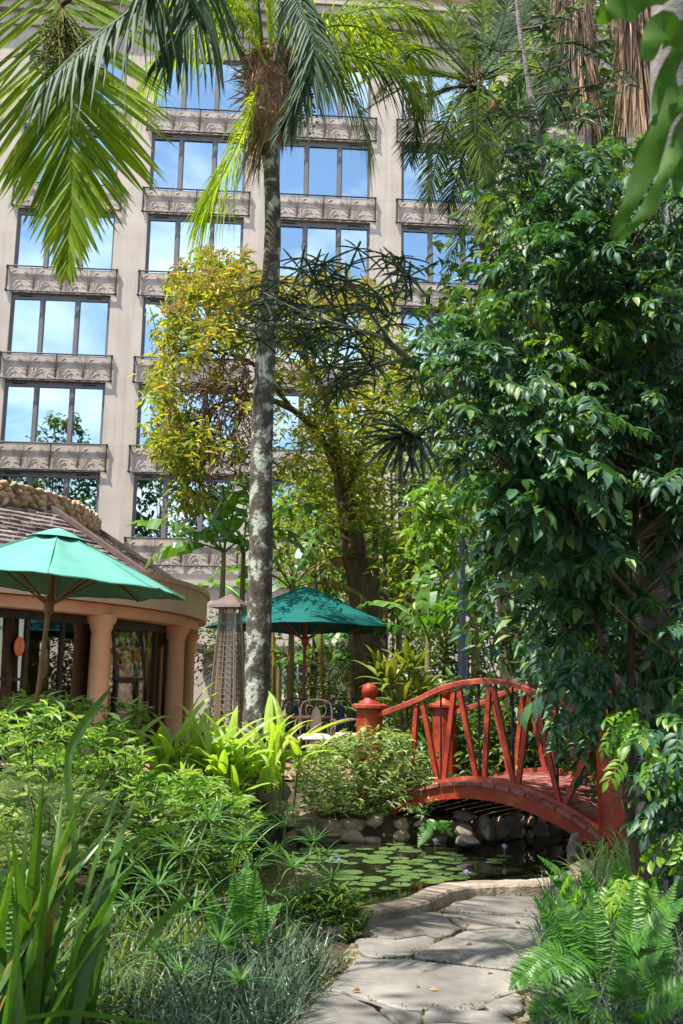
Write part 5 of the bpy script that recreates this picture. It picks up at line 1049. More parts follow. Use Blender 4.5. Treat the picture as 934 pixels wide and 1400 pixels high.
# bamboo / palm stems behind the umbrella
for k, (px, y0, y1, Yd, w_) in enumerate([(441, 860, 960, 21, .1), (424, 870, 960, 22.5, .05), (516, 700, 960, 21.5, .13), (528, 700, 960, 22, .09), (548, 620, 960, 24, .07), (376, 860, 980, 22, .08), (538, 640, 900, 24.5, .06), (500, 860, 970, 21, .12)]):
    p = at(px, y1, Yd); p[2] = .3; q = at(px - 3, y0, Yd); b = Bag(); P = spline([p, (p + q) / 2 + (.02, 0, 0), q], 14); tube(b, P, w_ / 2 * (1 + .12 * (np.arange(14) % 3 == 0)), 8)
    b.build('bare_stem', 'bamboo' if k in (0, 1, 5) else 'bark_brown', None, p, label=['golden bamboo stem right of the umbrella pole', 'thin bamboo stem close to the umbrella pole', 'brown stem right of the golden tree trunk', 'thinner brown stem beside the brown stem', 'far thin stem left of the lamp post', 'bamboo stem between the palm trunk and umbrella pole', 'slim stem between two brown stems', 'thick dark stem under the right side of the umbrella'][k], cat='stem', group='bare stems behind the patio')

# ------------------------------------------------------------------ banana plants and big-leaved plants
def banana_leaf(parent, base, az, el, L, W, curl, mat='banana_leaf', tears=9, petiole=.25, name='leaf'):
    n = 26; p = np.array(base, float); C = [p.copy()]; Ds = []
    for i in range(n):
        t = i / n; e = el - curl * t ** 1.4; d = np.array([math.cos(e) * math.cos(az), math.cos(e) * math.sin(az), math.sin(e)]); Ds.append(d); p = p + d * L / n; C.append(p.copy())
    C = np.array(C); Ds = np.array(Ds + [Ds[-1]]); b = Bag(); tube(b, C, np.linspace(.022, .004, n + 1), 6); s0 = np.array([-math.sin(az), math.cos(az), 0]); i0 = int(n * petiole)
    for sd in (-1, 1):
        row = []; sagk = RNG.uniform(.15, .5)
        for i in range(i0, n + 1):
            t = (i - i0) / (n - i0); wv = W / 2 * max(.04, math.sin(PI * min(1, t ** .7 * .97 + .03)) ** .6); up = nrm(np.cross(s0, Ds[i])) ; up = up if up[2] > 0 else -up
            if tears and RNG.random() < tears / n: sagk = RNG.uniform(.05, .9); row.append(None)
            m1 = C[i] + s0 * sd * wv * .5 + up * wv * .16 + Ds[i] * wv * .12 - (0, 0, wv * .5 * sagk * .25); m2 = C[i] + s0 * sd * wv * (1 - .25 * sagk) + up * wv * .1 + Ds[i] * wv * .35 - (0, 0, wv * sagk)
            row.append((C[i], m1, m2))
        for a_, c_ in zip(row[:-1], row[1:]):
            if a_ is None or c_ is None: continue
            b.add([a_[0], a_[1], a_[2], c_[0], c_[1], c_[2]], [(0, 1, 4, 3), (1, 2, 5, 4)])
    return b.build(name, mat, parent)
def banana(label, px, Yd, h, leaves, lean=(0, 0), r=.09, name='banana_plant', dry=()):
    g = at(px, 980, Yd); g[2] = float(gz(g[0], Yd)); t = thing(name, label, 'plant', g, 'banana plants around the patio'); top = g + (lean[0], lean[1], h); b = Bag(); tube(b, spline([g, (g + top) / 2 + (lean[0] * .1, 0, 0), top], 10), np.linspace(r, r * .45, 10), 10); b.build('stem', 'banana_stem', t)
    for k, (az, el, L, W, curl) in enumerate(leaves): banana_leaf(t, top - (0, 0, RNG.uniform(0, .25)), R(az), R(el), L * 1.25, W * 1.4, curl, 'banana_dry' if k in dry else 'banana_leaf')
hb = at(300, 760, 18)[2]
banana('banana plant with torn leaves left of the palm trunk', 298, 18.3, hb - .2, [(172, 42, 1.7, .42, 1.2), (200, 20, 1.3, .4, 1.5), (80, 80, 1.5, .5, .5), (300, 70, 1.3, .45, .9), (20, 45, 1.3, .42, 1.3), (240, 35, 1.3, .45, 1.7), (140, 65, 1.4, .45, 1.0)])
banana('second banana plant touching the palm trunk', 326, 18.8, hb - .1, [(10, 60, 1.6, .45, 1.2), (160, 72, 1.5, .5, .8), (260, 40, 1.3, .42, 1.6), (330, 30, 1.2, .42, 1.4), (90, 75, 1.6, .5, .5)])
banana('banana plant with yellowing leaves between the palm trunk and umbrella', 396, 19.6, at(396, 800, 19.6)[2] - .2, [(20, 45, 1.7, .45, 1.5), (165, 40, 1.6, .45, 1.5), (60, 70, 1.6, .45, .9), (350, 15, 1.4, .4, 1.3), (200, 60, 1.5, .45, 1.2)], dry=(0, 3))
banana('banana plant right of the golden tree trunk with a yellow drooping leaf', 545, 20.5, at(545, 800, 20.5)[2], [(170, 25, 1.7, .4, 1.2), (10, 20, 1.8, .42, .9), (60, 60, 1.6, .42, 1.0), (120, 70, 1.6, .45, .8), (330, 50, 1.4, .45, 1.2)], dry=(0,))
banana('broad-leaved banana plant left of the lamp post', 585, 17, at(585, 890, 17)[2], [(150, 50, 1.3, .42, 1.4), (190, 30, 1.2, .4, 1.2), (20, 45, 1.2, .4, 1.2), (80, 75, 1.3, .42, .7), (300, 60, 1.2, .4, 1.2), (250, 35, 1.1, .42, 1.3), (350, 70, 1.3, .36, .6)])
banana('banana plant right behind the lamp post', 652, 17.4, at(652, 850, 17.4)[2], [(75, 82, 1.5, .34, .4), (170, 50, 1.3, .4, 1.3), (20, 50, 1.2, .38, 1.2), (280, 60, 1.2, .38, 1.2)])
banana('small banana plant under the teal umbrella', 448, 21, at(448, 935, 21)[2], [(60, 70, 1.1, .36, .6), (170, 40, 1.0, .32, 1.3), (10, 45, 1.0, .34, 1.2), (120, 75, 1.1, .34, .6)])
banana('small banana plant behind the far umbrella pole', 380, 22.5, at(380, 930, 22.5)[2], [(150, 60, 1.2, .4, 1.0), (30, 50, 1.2, .4, 1.3), (260, 40, 1.1, .4, 1.3)])
banana('broad banana plant behind the umbrella at its right', 478, 23.5, at(478, 850, 23.5)[2], [(150, 50, 1.7, .45, 1.3), (30, 45, 1.7, .45, 1.3), (80, 78, 1.7, .5, .6), (270, 50, 1.4, .45, 1.3), (200, 30, 1.5, .42, 1.3), (340, 35, 1.5, .42, 1.4)])
banana('tall banana plant between the golden tree and the lamp post', 610, 20, at(610, 800, 20)[2], [(160, 45, 1.6, .42, 1.3), (20, 50, 1.6, .42, 1.2), (90, 80, 1.7, .45, .5), (260, 55, 1.4, .42, 1.3), (310, 40, 1.5, .42, 1.4)])
banana('low banana plant between the heater and the palm trunk', 338, 21, at(338, 850, 21)[2], [(150, 50, 1.4, .42, 1.3), (30, 55, 1.5, .42, 1.3), (80, 78, 1.5, .45, .6), (270, 50, 1.3, .42, 1.3)])
def clump(name, label, px, Yd, n, L, W, el, curl, mat, cat='plant', spread=.1, z=None, group=None, fold=.15, power=.55, split=True, azr=(0, 6.283), py=1050):
    g = at(px, py, Yd); g[2] = float(gz(g[0], Yd)) if z is None else z; t = thing(name, label, cat, g, group); b = Bag()
    for k in range(n):
        a = RNG.uniform(*azr); p = g + np.array([math.cos(a), math.sin(a), 0]) * RNG.uniform(0, spread)
        if split: b = Bag()
        strap(b, p, a + RNG.normal() * .3, R(RNG.uniform(*el)), L * RNG.uniform(.65, 1.1), W * RNG.uniform(.75, 1.15), RNG.uniform(*curl), 9, RNG.normal() * .5, fold, power, .3)
        if split: b.build('leaf', mat, t)
    if not split: b.build('leaves', mat, t)
    return t
# cordyline behind the bridge post : rosettes on canes
g = at(548, 1060, 13.0); g[2] = .3; t = thing('cordyline', 'yellow and red leaved cordyline behind the ball-topped bridge post', 'plant', g)
for px, py in ((535, 935), (560, 915), (520, 925), (548, 960), (575, 950)):
    c = at(px, py, 13.0 + RNG.normal() * .2); b = Bag(); tube(b, [g, (g + c) / 2, c], .015, 6); b.build('cane', 'twig', t)
    for k in range(16):
        b = Bag(); a = RNG.uniform(0, 6.28); strap(b, c, a, R(RNG.uniform(5, 80)), RNG.uniform(.32, .55), RNG.uniform(.07, .1), RNG.uniform(.3, 1.3), 7, 0, .2, .6, .25); b.build('leaf', 'cordyline_leaf', t)
clump('heliconia', 'strap-leaved clump under the lamp post behind the bridge', 640, 14.2, 26, 1.15, .13, (40, 85), (.3, 1.2), 'heliconia_leaf', spread=.25)
clump('heliconia', 'bright strap-leaved clump right of the lamp post behind the rail', 700, 14.0, 26, 1.2, .12, (35, 80), (.4, 1.3), 'heliconia_leaf', spread=.3)
clump('heliconia', 'narrow leaved clump showing through the bridge rails', 615, 13.4, 22, 1.0, .10, (45, 85), (.3, 1.2), 'sedge_leaf', spread=.2)
clump('heliconia', 'green leaved clump behind the right bridge rail', 745, 12.9, 24, .9, .11, (25, 80), (.4, 1.5), 'heliconia_leaf', spread=.25)
clump('spider_lily', 'pale strap-leaved plant beyond the crown of the bridge', 675, 13.3, 30, .75, .05, (20, 80), (.6, 1.7), 'sedge_leaf', spread=.15)

# ------------------------------------------------------------------ flower beds by the pond
clump_n = 0
t = None
g = at(300, 1085, 10.5); g[2] = .2; t = thing('broad_leaved_clump', 'sunlit clump of broad yellow-green leaves at the pond corner', 'plant', g)
for k in range(44):
    st0 = g + np.array([RNG.uniform(-.85, .75), RNG.uniform(-.25, .35), 0]); hgt = RNG.uniform(.2, .85); a = RNG.uniform(0, 6.28); top = st0 + np.array([RNG.normal() * .1, RNG.normal() * .1, hgt]); b = Bag(); tube(b, [st0, top], .012, 5); stx = b.build('stem', 'stem_green', t)
    for j in range(5):
        b = Bag(); aa = a + j * 2.3 + RNG.normal() * .3; strap(b, top - (0, 0, hgt * .12 * j), aa, R(RNG.uniform(20, 82)), RNG.uniform(.42, .75), RNG.uniform(.075, .12), RNG.uniform(.5, 2.0), 8, RNG.normal() * .3, .18, .62, .15); b.build('leaf', 'ginger_leaf', t)
# fine-leaved shrub between the clump and the bridge
def lanceshrub(name, label, poly, Yr, n, mat, Ls, wr, px, Yg, grp=None, stems=40):
    g = at(px, 1110, Yg); g[2] = float(gz(g[0], Yg)); t = thing(name, label, 'shrub', g, grp); pz = pip(poly, n // 9); c = np.array([at(x, y, RNG.uniform(*Yr)) for x, y in pz]); c[:, 2] = np.maximum(c[:, 2], g[2] + .04)
    P = (c[:, None] + RNG.normal(size=(len(c), 9, 3)) * .025).reshape(-1, 3); a = RNG.uniform(0, 6.28, len(P)); L = RNG.uniform(*Ls, len(P)); b = Bag(); scatter(b, LT, P, np.column_stack([np.cos(a), np.sin(a), RNG.uniform(-.2, .9, len(P))]), L, L * wr, .5); b.build('foliage', mat, t)
    b = Bag()
    for q in c[:stems]: tube(b, spline([g + (RNG.normal() * .15, RNG.normal() * .1, 0), (g + q) / 2 + (0, 0, .05), q], 5), .005, 4, False)
    b.build('stems', 'stem_green', t)
lanceshrub('lance_leaved_shrub', 'sunlit fine-leaved grey-green shrub on the pond wall left of the bridge', [(398, 1050), (420, 1030), (450, 1010), (490, 1000), (530, 998), (560, 1010), (588, 1040), (595, 1080), (592, 1112), (540, 1118), (470, 1116), (410, 1105)], (10.75, 11.5), 5200, 'shrub_leaf', (.06, .105), .24, 500, 11.2)
LB = [('loose bright plant below the restaurant windows', [(-30, 975), (40, 950), (110, 962), (150, 970), (200, 960), (205, 1000), (100, 1010), (-30, 1020)], (10.4, 11.4), 1000, 'bed_leaf', 80, 11.2), ('bushy fine-leaved plant in front of the restaurant at the left edge', [(-30, 985), (50, 960), (110, 985), (130, 1060), (60, 1110), (-30, 1100)], (8.6, 10), 1000, 'bed_leaf', 50, 9.4), ('sunlit fine-leaved plant left of the broad-leaved clump', [(110, 1000), (160, 985), (185, 1020), (200, 1075), (160, 1110), (100, 1080)], (9.2, 10.2), 900, 'bed_leaf', 170, 9.8),
      ('low bright plant below the broad-leaved clump by the water', [(180, 1060), (260, 1060), (340, 1095), (350, 1130), (260, 1150), (190, 1130)], (9.2, 10.2), 1300, 'bed_leaf', 270, 9.7), ('pale mixed foliage at the far left behind the flax', [(-30, 1060), (60, 1080), (130, 1090), (190, 1110), (190, 1190), (60, 1200), (-30, 1190)], (6.6, 8.6), 1300, 'shrub_leaf', 70, 7.4), ('green plant between the flax and the umbrella sedge', [(120, 1110), (260, 1110), (330, 1130), (320, 1200), (200, 1230), (120, 1220)], (6.6, 8.2), 1300, 'back_leaf', 220, 7.2)]
for lab, poly, Yr, n, mat, px, Yg in LB: lanceshrub('bed_plant', lab, poly, Yr, n, mat, (.08, .2), .12, px, Yg, 'mixed plants in the left bed')
clump('heliconia', 'broad paddle-leaved clump right of the teal umbrella', 570, 16.2, 16, 1.5, .30, (45, 85), (.5, 1.5), 'banana_leaf', spread=.3)
clump('heliconia', 'broad paddle-leaved clump left of the lamp post foot', 605, 15.2, 14, 1.3, .26, (40, 82), (.5, 1.5), 'banana_leaf', spread=.3)
clump('heliconia', 'tall paddle-leaved clump behind the lamp post', 655, 16.6, 14, 1.9, .28, (55, 88), (.3, 1.2), 'banana_leaf', spread=.3)
clump('heliconia', 'paddle-leaved clump behind the iron armchair', 500, 19.5, 14, 1.5, .3, (45, 85), (.5, 1.5), 'banana_leaf', spread=.4)
BC = [(20, 990, 9.6, .7, .035, 'bed_leaf', 'sprawling bright plant at the left edge under the umbrella pole'), (70, 1010, 9.3, .65, .03, 'shrub_leaf', 'pale narrow-leaved tuft below the orange emblem'), (120, 1000, 9.9, .6, .045, 'bed_leaf', 'bright tuft in front of the first orange column'), (165, 1020, 9.5, .7, .03, 'bed_leaf', 'arching narrow tuft left of the broad-leaved clump'), (200, 1060, 9.1, .55, .03, 'shrub_leaf', 'pale tuft below the broad-leaved clump on its left'), (100, 1060, 8.7, .6, .028, 'shrub_leaf', 'pale grassy tuft in the middle of the left bed'),
      (40, 1080, 8.0, .6, .03, 'bed_leaf', 'bright arching tuft above the flax tips'), (150, 1090, 8.2, .55, .026, 'bed_leaf', 'fine bright tuft right of the flax tips'), (230, 1100, 8.8, .5, .03, 'sedge_leaf', 'green tuft by the water left of the rocks'), (280, 1110, 9.3, .45, .028, 'bed_leaf', 'small bright tuft on the bank below the broad leaves'), (-5, 1040, 8.6, .7, .04, 'ginger_leaf', 'broad bright tuft cut by the left edge'), (215, 1010, 10.0, .6, .05, 'ginger_leaf', 'broad-bladed tuft joined to the left of the sunlit clump')]
for x, y, Yd, L0, W0, mt, lab in BC: clump('bed_tuft', lab, x, Yd, 60, L0, W0, (20, 86), (.6, 2.1), mt, spread=.32, group='leafy tufts in the left bed', split=False, py=y)
# thin grassy blades through the bed
b = Bag()
for _ in range(1700):
    x, y = RNG.uniform(-10, 330), RNG.uniform(1000, 1120); Yd = np.interp(y, [1000, 1140], [10.6, 8.2]) + RNG.normal() * .2; p = at(x, y, Yd); p[2] = float(gz(p[0], Yd)); strap(b, p, RNG.uniform(0, 6.28), R(RNG.uniform(45, 88)), RNG.uniform(.3, .75), RNG.uniform(.010, .026), RNG.uniform(.6, 2.0), 6, RNG.normal() * .5)
b.build('bed_grass', 'bed_leaf', kind='stuff', label='thin grassy blades growing through the left bed', cat='grass')
# philodendron-like lobed plant in front of the columns, canna at the left edge
clump('split_leaf_plant', 'low dark broad-leaved plant in front of the orange column', 130, 10.9, 26, .45, .15, (15, 70), (.4, 1.5), 'heliconia_leaf', spread=.45)
clump('canna', 'green upright broad blades at the far left below the emblem', 8, 10.2, 14, .75, .13, (45, 88), (.2, .9), 'heliconia_leaf', spread=.3)
# flax at the front left
g = np.array([-1.28, 4.35, 0.0]); t = thing('flax', 'big clump of long green sword leaves at the lower left corner', 'plant', g)
FX = [(60, 1075), (130, 1085), (165, 1065), (185, 1068), (30, 1230), (10, 1150), (100, 1130), (140, 1110), (75, 1150), (40, 1110), (180, 1120), (155, 1150), (200, 1180), (110, 1230), (225, 1195), (120, 1170), (60, 1200), (20, 1190), (85, 1095), (195, 1090), (150, 1200), (5, 1240), (175, 1170), (90, 1180), (50, 1260), (130, 1290), (25, 1300), (160, 1260), (100, 1300), (245, 1150), (-10, 1100), (-25, 1200)]
for x, y in FX:
    Yd = RNG.uniform(3.9, 4.9); tip = at(x, y, Yd); bs_ = g + np.array([RNG.uniform(-.24, .2), RNG.uniform(-.25, .3), 0]); d = tip - bs_; Lh = np.linalg.norm(d); el = math.asin(d[2] / Lh); b = Bag(); strap(b, bs_, math.atan2(d[1], d[0]), min(1.5, el + .14), Lh * 1.02, RNG.uniform(.06, .095), .35, 10, RNG.normal() * .25 + (1.2 if RNG.random() < .5 else 0), .22, .42, .8); b.build('leaf', 'flax_leaf' if len(t.children) not in (7, 15, 23) else 'banana_dry', t)
for x, y, az, L in ((155, 935, .3, 1.0), (92, 1048, .3, .1)):
    pass
b = Bag(); p0 = at(92, 1052, 4.3); C = spline([g + (.0, .1, 0), at(100, 1200, 4.3), p0, at(112, 995, 4.3), at(156, 934, 4.3)], 14); T_ = nrm(np.gradient(C, axis=0)); s = nrm(np.cross(T_, (0, 1, .2))); wv = np.interp(np.linspace(0, 1, 14), [0, .5, .8, 1], [.025, .032, .045, .003])[:, None]
b.add(np.stack([C - s * wv / 2, C + (0, .006, 0), C + s * wv / 2], 1).reshape(-1, 3), [q for i in range(13) for q in ((3 * i, 3 * i + 1, 3 * i + 4, 3 * i + 3), (3 * i + 1, 3 * i + 2, 3 * i + 5, 3 * i + 4))]); b.build('leaf', 'flax_leaf', t)
for pts in ([(20, 1395), (90, 1385), (160, 1392), (240, 1402)], [(190, 1300), (240, 1240), (275, 1225)], [(150, 1180), (200, 1140), (245, 1132), (250, 1155)]):
    b = Bag(); C = spline(pp(pts, 3.9), 10); T_ = nrm(np.gradient(C, axis=0)); s = nrm(np.cross(T_, (0, 1, .6))); wv = .03 * np.sin(np.linspace(.4, PI - .02, 10))[:, None]
    b.add(np.stack([C - s * wv / 2, C + s * wv / 2], 1).reshape(-1, 3), [(2 * i, 2 * i + 1, 2 * i + 3, 2 * i + 2) for i in range(9)]); b.build('leaf', 'flax_leaf', t)
# umbrella sedge
def sedge(label, heads, basepx, Yd):
    g = at(basepx[0], basepx[1], Yd); g[2] = float(gz(g[0], Yd)); t = thing('umbrella_sedge', label, 'plant', g, 'umbrella sedge along the near pond edge')
    for x, y, r in heads:
        c = at(x, y, Yd + RNG.normal() * .2); s0 = g + (RNG.normal() * .12, RNG.normal() * .1, 0); b = Bag(); tube(b, spline([s0, (s0 + c) / 2 + RNG.normal(size=3) * .03, c], 7), .0055, 5); sm = b.build('stem', 'stem_green', t); b = Bag(); m = RNG.integers(16, 24)
        for k in range(m): strap(b, c, k * 2 * PI / m + RNG.normal() * .12, R(RNG.uniform(-5, 50)), r * RNG.uniform(.7, 1.15), .012 * RNG.uniform(.7, 1.3), RNG.uniform(.6, 1.5), 6, 0, .2, .5, .4)
        b.build('leaf_whorl', 'sedge_leaf', sm)
sedge('umbrella sedge with the biggest leaf wheel beside the flax', [(248, 1165, .36), (215, 1210, .28), (265, 1245, .25), (180, 1235, .25), (285, 1120, .26)], (240, 1330), 5.3)
sedge('umbrella sedge in the middle of the near pond bank', [(375, 1165, .28), (400, 1185, .25), (345, 1185, .26), (420, 1220, .24), (370, 1225, .25), (330, 1150, .26), (390, 1130, .24)], (380, 1290), 6.6)
sedge('umbrella sedge close to the path edge', [(440, 1170, .26), (455, 1200, .22), (430, 1150, .26), (465, 1235, .2), (410, 1255, .22)], (440, 1290), 7.0)
sedge('umbrella sedge low in front at the bottom left', [(250, 1330, .24), (215, 1300, .24), (300, 1290, .24), (280, 1370, .2), (330, 1340, .2)], (270, 1420), 4.9)
sedge('umbrella sedge at the far pond edge by the rocks', [(395, 1108, .2), (330, 1085, .22), (300, 1105, .22), (350, 1112, .18)], (350, 1140), 10.3)
# dark feathery plant and mondo grass by the path
lanceshrub('feathery_plant', 'dark feathery low plant at the corner of the path and the kerb', [(400, 1225), (450, 1215), (490, 1228), (496, 1270), (480, 1300), (440, 1320), (400, 1300)], (6.5, 7.2), 3000, 'back_leaf', (.04, .10), .16, 450, 6.9)
def grassmat(name, label, poly, n, L, W, mat, z=0.0, cur=(.8, 2.2)):
    b = Bag(); pz = pip(poly, n)
    for x, y in pz:
        p = on(x, y, z); p[2] = max(p[2], float(gz(p[0], p[1]))); strap(b, p, RNG.uniform(0, 6.28), R(RNG.uniform(30, 85)), L * RNG.uniform(.6, 1.15), W * RNG.uniform(.7, 1.3), RNG.uniform(*cur), 6, RNG.normal() * .5, .2, .5, .6)
    return b.build(name, mat, kind='stuff', label=label, cat='grass')
grassmat('mondo_grass', 'blue-green tufted grass on the left edge of the path', [(190, 1420), (230, 1345), (290, 1310), (350, 1300), (420, 1315), (452, 1330), (430, 1365), (410, 1390), (385, 1440), (300, 1500), (180, 1500)], 2600, .30, .008, 'mondo_leaf')
grassmat('mondo_grass', 'blue-green tufted grass fringing the right side of the path', [(742, 1225), (800, 1215), (880, 1240), (960, 1290), (980, 1480), (760, 1480), (735, 1400), (722, 1340), (738, 1280)], 3200, .30, .008, 'mondo_leaf')
grassmat('border_grass', 'bright variegated grass at the foot of the near bridge post', [(790, 1185), (850, 1165), (930, 1165), (940, 1220), (860, 1230), (800, 1215)], 420, .32, .012, 'bed_leaf')
grassmat('undergrowth', 'dark low undergrowth below the flax and sedge', [(-40, 1260), (120, 1240), (300, 1240), (400, 1270), (400, 1310), (250, 1340), (200, 1420), (-40, 1480)], 1700, .28, .016, 'back_leaf')
grassmat('moss_tufts', 'yellow-green moss tufts between path and grass', [(470, 1300), (492, 1305), (440, 1360), (405, 1400), (395, 1390), (440, 1335)], 900, .018, .006, 'moss')
# ferns
def fern(label, g, fr_, grp='sword ferns beside the path', mat='fern_leaf', ll=.085):
    g = np.asarray(g, float); t = thing('sword_fern', label, 'fern', g, grp)
    for P in fr_:
        b = Bag(); tip = np.array(P[-1]); frond(b, [g] + [np.array(q) for q in P], ll, 38, .026, (86, 66), .10, up=(0, -.55, .85), lift=.06, rad=.004, nseg=3, jit=.03, start=.12, prof=lambda s: min(1.0, .35 + 2.2 * s) * min(1, (1.03 - s) * 2.6)); b.build('frond', mat, t)
def fpx(l): return [[at(*q) for q in f] for f in l]
fern('arching sword fern nearest the water below the bridge', on(830, 1290, 0.0), fpx([[(790, 1220, 6.2), (735, 1170, 6.1)], [(770, 1250, 6.0), (738, 1215, 5.9)], [(800, 1240, 6.1), (750, 1196, 6.2)], [(815, 1230, 6.2), (795, 1190, 6.2)], [(850, 1220, 6.3), (842, 1180, 6.3)], [(880, 1240, 6.2), (905, 1190, 6.2)]]))
fern('sword fern spilling over the right side of the path', on(820, 1370, 0.0), fpx([[(760, 1300, 5.2), (720, 1330, 5.0), (697, 1352, 5.0)], [(770, 1290, 5.3), (730, 1225, 5.3)], [(790, 1280, 5.3), (762, 1225, 5.4)], [(815, 1290, 5.3), (810, 1215, 5.4)], [(860, 1290, 5.3), (868, 1205, 5.4)], [(880, 1300, 5.2), (925, 1205, 5.3)], [(770, 1320, 4.9), (725, 1345, 4.8)], [(800, 1310, 5.0), (745, 1370, 4.7), (728, 1400, 4.6)]]))
fern('sword fern at the lower right corner', on(900, 1440, 0.0), fpx([[(870, 1320, 4.6), (850, 1345, 4.4)], [(900, 1300, 4.7), (890, 1260, 4.8)], [(860, 1310, 4.7), (895, 1270, 4.6), (940, 1225, 4.6)], [(900, 1370, 4.4), (960, 1330, 4.3)], [(805, 1380, 4.5), (800, 1335, 4.6)], [(780, 1390, 4.5), (765, 1365, 4.5)], [(880, 1390, 4.3), (950, 1360, 4.2)], [(850, 1360, 4.5), (905, 1300, 4.5)]]))
fern('small upright sword fern among the umbrella sedge', on(330, 1310, 0.0), fpx([[(325, 1240, 5.8), (320, 1190, 5.8)], [(345, 1240, 5.9), (350, 1185, 5.9)], [(335, 1230, 5.9), (338, 1170, 6.0)], [(360, 1260, 5.8), (385, 1235, 5.8)], [(300, 1270, 5.8), (285, 1210, 5.8)], [(355, 1280, 5.7), (362, 1225, 5.7)], [(320, 1290, 5.6), (305, 1245, 5.6)]]), ll=.06)
fern('sword fern at the far left behind the flax leaves', at(20, 1420, 4.9) * (1, 1, 0), fpx([[(20, 1230, 5.0), (60, 1180, 5.0)], [(10, 1250, 5.0), (-10, 1180, 5.0)], [(30, 1260, 5.0), (70, 1225, 5.0)], [(30, 1280, 4.8), (75, 1290, 4.7)]]), ll=.07)
fern('hanging fern frond against the pond wall below the rocks', at(373, 1098, 10.75), fpx([[(372, 1110, 10.7), (374, 1142, 10.68)], [(362, 1105, 10.7), (352, 1128, 10.7)]]), ll=.10)
fern('little fern hanging from the wall left of the boulders', at(597, 1122, 10.8), fpx([[(585, 1130, 10.75), (572, 1158, 10.72)], [(606, 1128, 10.7), (618, 1142, 10.7)]]), ll=.09)

# near leaves hanging into the top right corner
nb = at(1000, -60, 1.9); t = thing('overhanging_branch', 'out-of-focus wavy green leaves hanging close at the top right corner', 'branch', nb)
b = Bag(); tube(b, spline([nb + (.9, .3, .5), nb, at(960, 30, 1.75), at(945, 150, 1.7)], 10), np.linspace(.02, .006, 10), 7); b.build('twig', 'twig', t)
for pts, wd in (([(960, 20, 1.75), (918, 90, 1.7), (905, 170, 1.68), (870, 260, 1.66), (835, 325, 1.65)], .036), ([(950, 150, 1.7), (925, 200, 1.66), (890, 280, 1.62), (842, 330, 1.6)], .022), ([(960, 120, 1.75), (934, 200, 1.72), (925, 262, 1.7)], .036), ([(970, -30, 1.7), (900, -15, 1.66), (850, 10, 1.64), (815, 20, 1.62)], .045), ([(990, 40, 1.7), (945, 50, 1.66), (905, 40, 1.64), (880, 80, 1.62)], .05), ([(965, 90, 1.8), (920, 150, 1.78), (865, 215, 1.76)], .03)):
    C = spline(pp(pts, 1.7), 22); T_ = nrm(np.gradient(C, axis=0)); s = nrm(np.cross(T_, (0.15, 1, .3))); n_ = np.cross(s, T_); k = np.linspace(0, 1, 22); wv = wd * np.sin(PI * np.clip(k * .94 + .05, 0, 1)) ** .6 * (1 + .18 * np.sin(k * 22)); wv = wv[:, None]; wl = (.010 * np.sin(k * 19))[:, None]
    b = Bag(); b.add(np.stack([C - s * wv * .6 + n_ * (wl + .006), C, C + s * wv * .6 - n_ * (wl - .006)], 1).reshape(-1, 3), [q for i in range(21) for q in ((3 * i, 3 * i + 1, 3 * i + 4, 3 * i + 3), (3 * i + 1, 3 * i + 2, 3 * i + 5, 3 * i + 4))]); b.build('leaf', 'near_leaf', t, smooth=True)

# ------------------------------------------------------------------ trees beside and above the frame: they shade the foreground and show in the hotel windows
def roundtree(label, c, rad, n, mat, Ls, g=None, trunk_r=.18, grp='tall trees around the garden'):
    c = np.array(c, float); g = np.array([c[0], c[1], 0.]) if g is None else np.array(g, float); t = thing('shade_tree', label, 'tree', g, grp); m_ = 16; k = n // m_
    u = rdirs(k) * RNG.uniform(.25, 1, (k, 1)) ** .5; cc = c + u * np.array(rad); P = (cc[:, None] + RNG.normal(size=(k, m_, 3)) * .28).reshape(-1, 3); a = RNG.uniform(0, 6.28, len(P)); L = RNG.uniform(*Ls, len(P)); b = Bag(); scatter(b, LT, P, np.column_stack([np.cos(a), np.sin(a), RNG.uniform(-1, .3, len(P))]), L, L * .42, .5); b.build('crown', mat, t)
    b = Bag(); limb(b, [g, (g + c) / 2, c], trunk_r, .06, 14, 9)
    for q in cc[:16]: limb(b, [c - (0, 0, rad[2] * .5), (c + q) / 2, q], .05, .015, 7, 5)
    b.build('trunk', 'bark_grey', t)
roundtree('unseen spreading tree added to shade the ferns', (.9, 2.3, 8.8), (2.3, 1.7, 1.1), 3600, 'back_leaf', (.12, .24), (3.4, -1.0, 0))  # unseen crown, added so that its shade falls on the right foreground
roundtree('unseen tree added out of view to shade the near path', (-3.0, 1.2, 8.6), (1.7, 1.3, 1.0), 2200, 'back_leaf', (.12, .24), (-4.6, -1.0, 0))  # out-of-view crown put in to darken the lower path
def euphorbia(label, x, y, h, r, n):
    g = np.array([x, y, 0.]); t = thing('candelabra_tree', label, 'tree', g, 'candelabra trees beside the restaurant'); b = Bag(); tube(b, [g, g + (0, 0, h * .35)], np.array([.3, .22]), 10); b.build('trunk', 'bark_grey', t); b = Bag()
    for k in range(n):
        a = RNG.uniform(0, 6.28); rr_ = r * RNG.uniform(.05, 1) ** .7; hh = h * (1 - .3 * (rr_ / r) ** 2) * RNG.uniform(.9, 1.0); p1 = g + (math.cos(a) * rr_, math.sin(a) * rr_, h * .32 + rr_ * .4); p2 = g + (math.cos(a) * rr_ * 1.08, math.sin(a) * rr_ * 1.08, max(hh, h * .5)); tube(b, spline([g + (0, 0, h * .3), p1, p2], 6), np.linspace(.07, .085, 6), 5)
    b.build('crown', 'euphorbia_leaf', t)
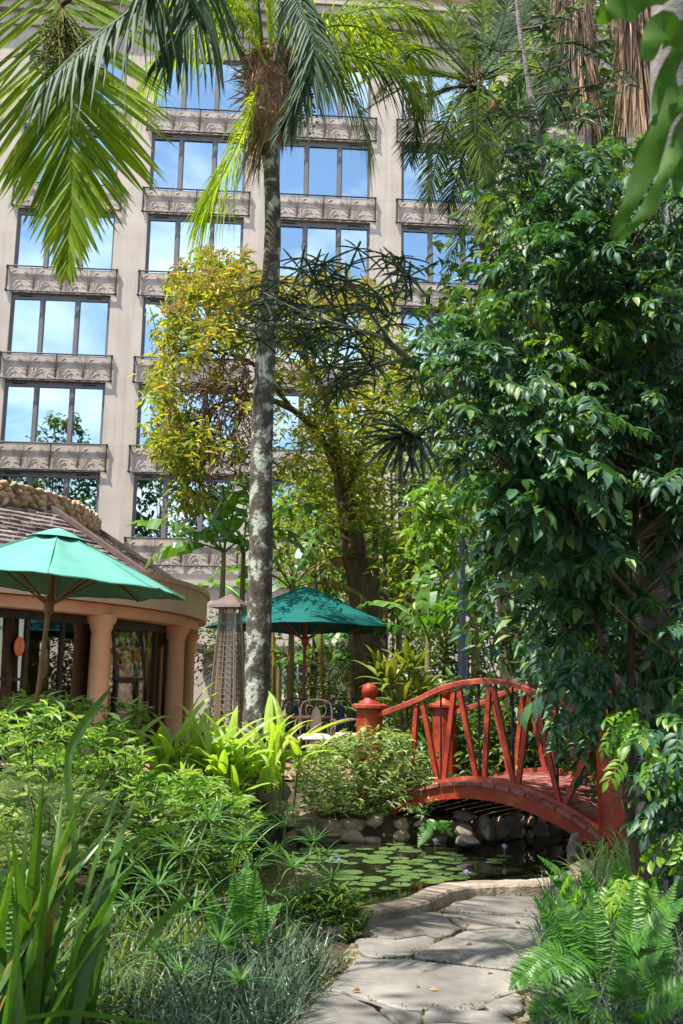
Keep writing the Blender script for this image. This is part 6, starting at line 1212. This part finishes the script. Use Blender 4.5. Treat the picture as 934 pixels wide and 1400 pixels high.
euphorbia('tall candelabra tree left of the restaurant', -21, 25, 17.5, 3.6, 240); euphorbia('candelabra tree behind the restaurant roof', -16.5, 27.5, 14.5, 3.2, 220); euphorbia('candelabra tree farther left beyond the restaurant', -26, 23, 17, 3.6, 220)
roundtree('unseen tree crown added above the view to dapple the bridge', (-1.7, 7.1, 9.9), (1.3, 1.2, .6), 1300, 'back_leaf', (.12, .24), (-5.2, 4.0, 0), .12)  # hidden overhead, added to break up the sun on the bridge
roundtree('tall tree beyond the left edge of the garden', (-9.5, 12.5, 7.5), (2.4, 2.4, 2.6), 2600, 'back_leaf', (.2, .4), None)
roundtree('tall tree beyond the right edge of the garden', (13.5, 22, 8.5), (3.0, 3.0, 4.5), 3000, 'back_leaf', (.25, .45), None)
for k, (x, h) in enumerate([(-21, 20), (-17, 22.5), (-12.5, 20), (-8.5, 22), (-5, 20), (-1, 20.5), (3, 20), (7.5, 21), (12, 19), (16, 21)]):
    roundtree('tall tree behind the viewpoint, mirrored in the lower hotel windows', (x + RNG.normal() * .5, -10 + RNG.normal(), h * .70), (2.7, 2.4, h * .38), 2000, 'back_leaf', (.35, .7), None, .25, 'tall trees mirrored in the windows')

# moss and soil growing in the joints of the path
mb = Bag()
for poly in FL[:12]:
    for k in range(len(poly)):
        (u0, v0_), (u1, v1_) = poly[k], poly[(k + 1) % len(poly)]
        for _ in range(int(math.hypot(u1 - u0, v1_ - v0_) / 5)):
            s_ = RNG.random()
            if math.sin(u0 * .05 + s_ * 2 + v0_ * .03) < .1: continue
            p = on(380 + (u0 + (u1 - u0) * s_ + RNG.normal() * 2) / 2.335, 1180 + (v0_ + (v1_ - v0_) * s_ + RNG.normal() * 2) / 2.335, -.012)
            if inside(POND, p[0], p[1]): continue
            for _ in range(3): strap(mb, p + (RNG.normal() * .008, RNG.normal() * .008, 0), RNG.uniform(0, 6.28), R(RNG.uniform(20, 85)), RNG.uniform(.012, .028), .006, 1.0, 3)
mb.build('joint_moss', 'moss', path, kind='stuff')
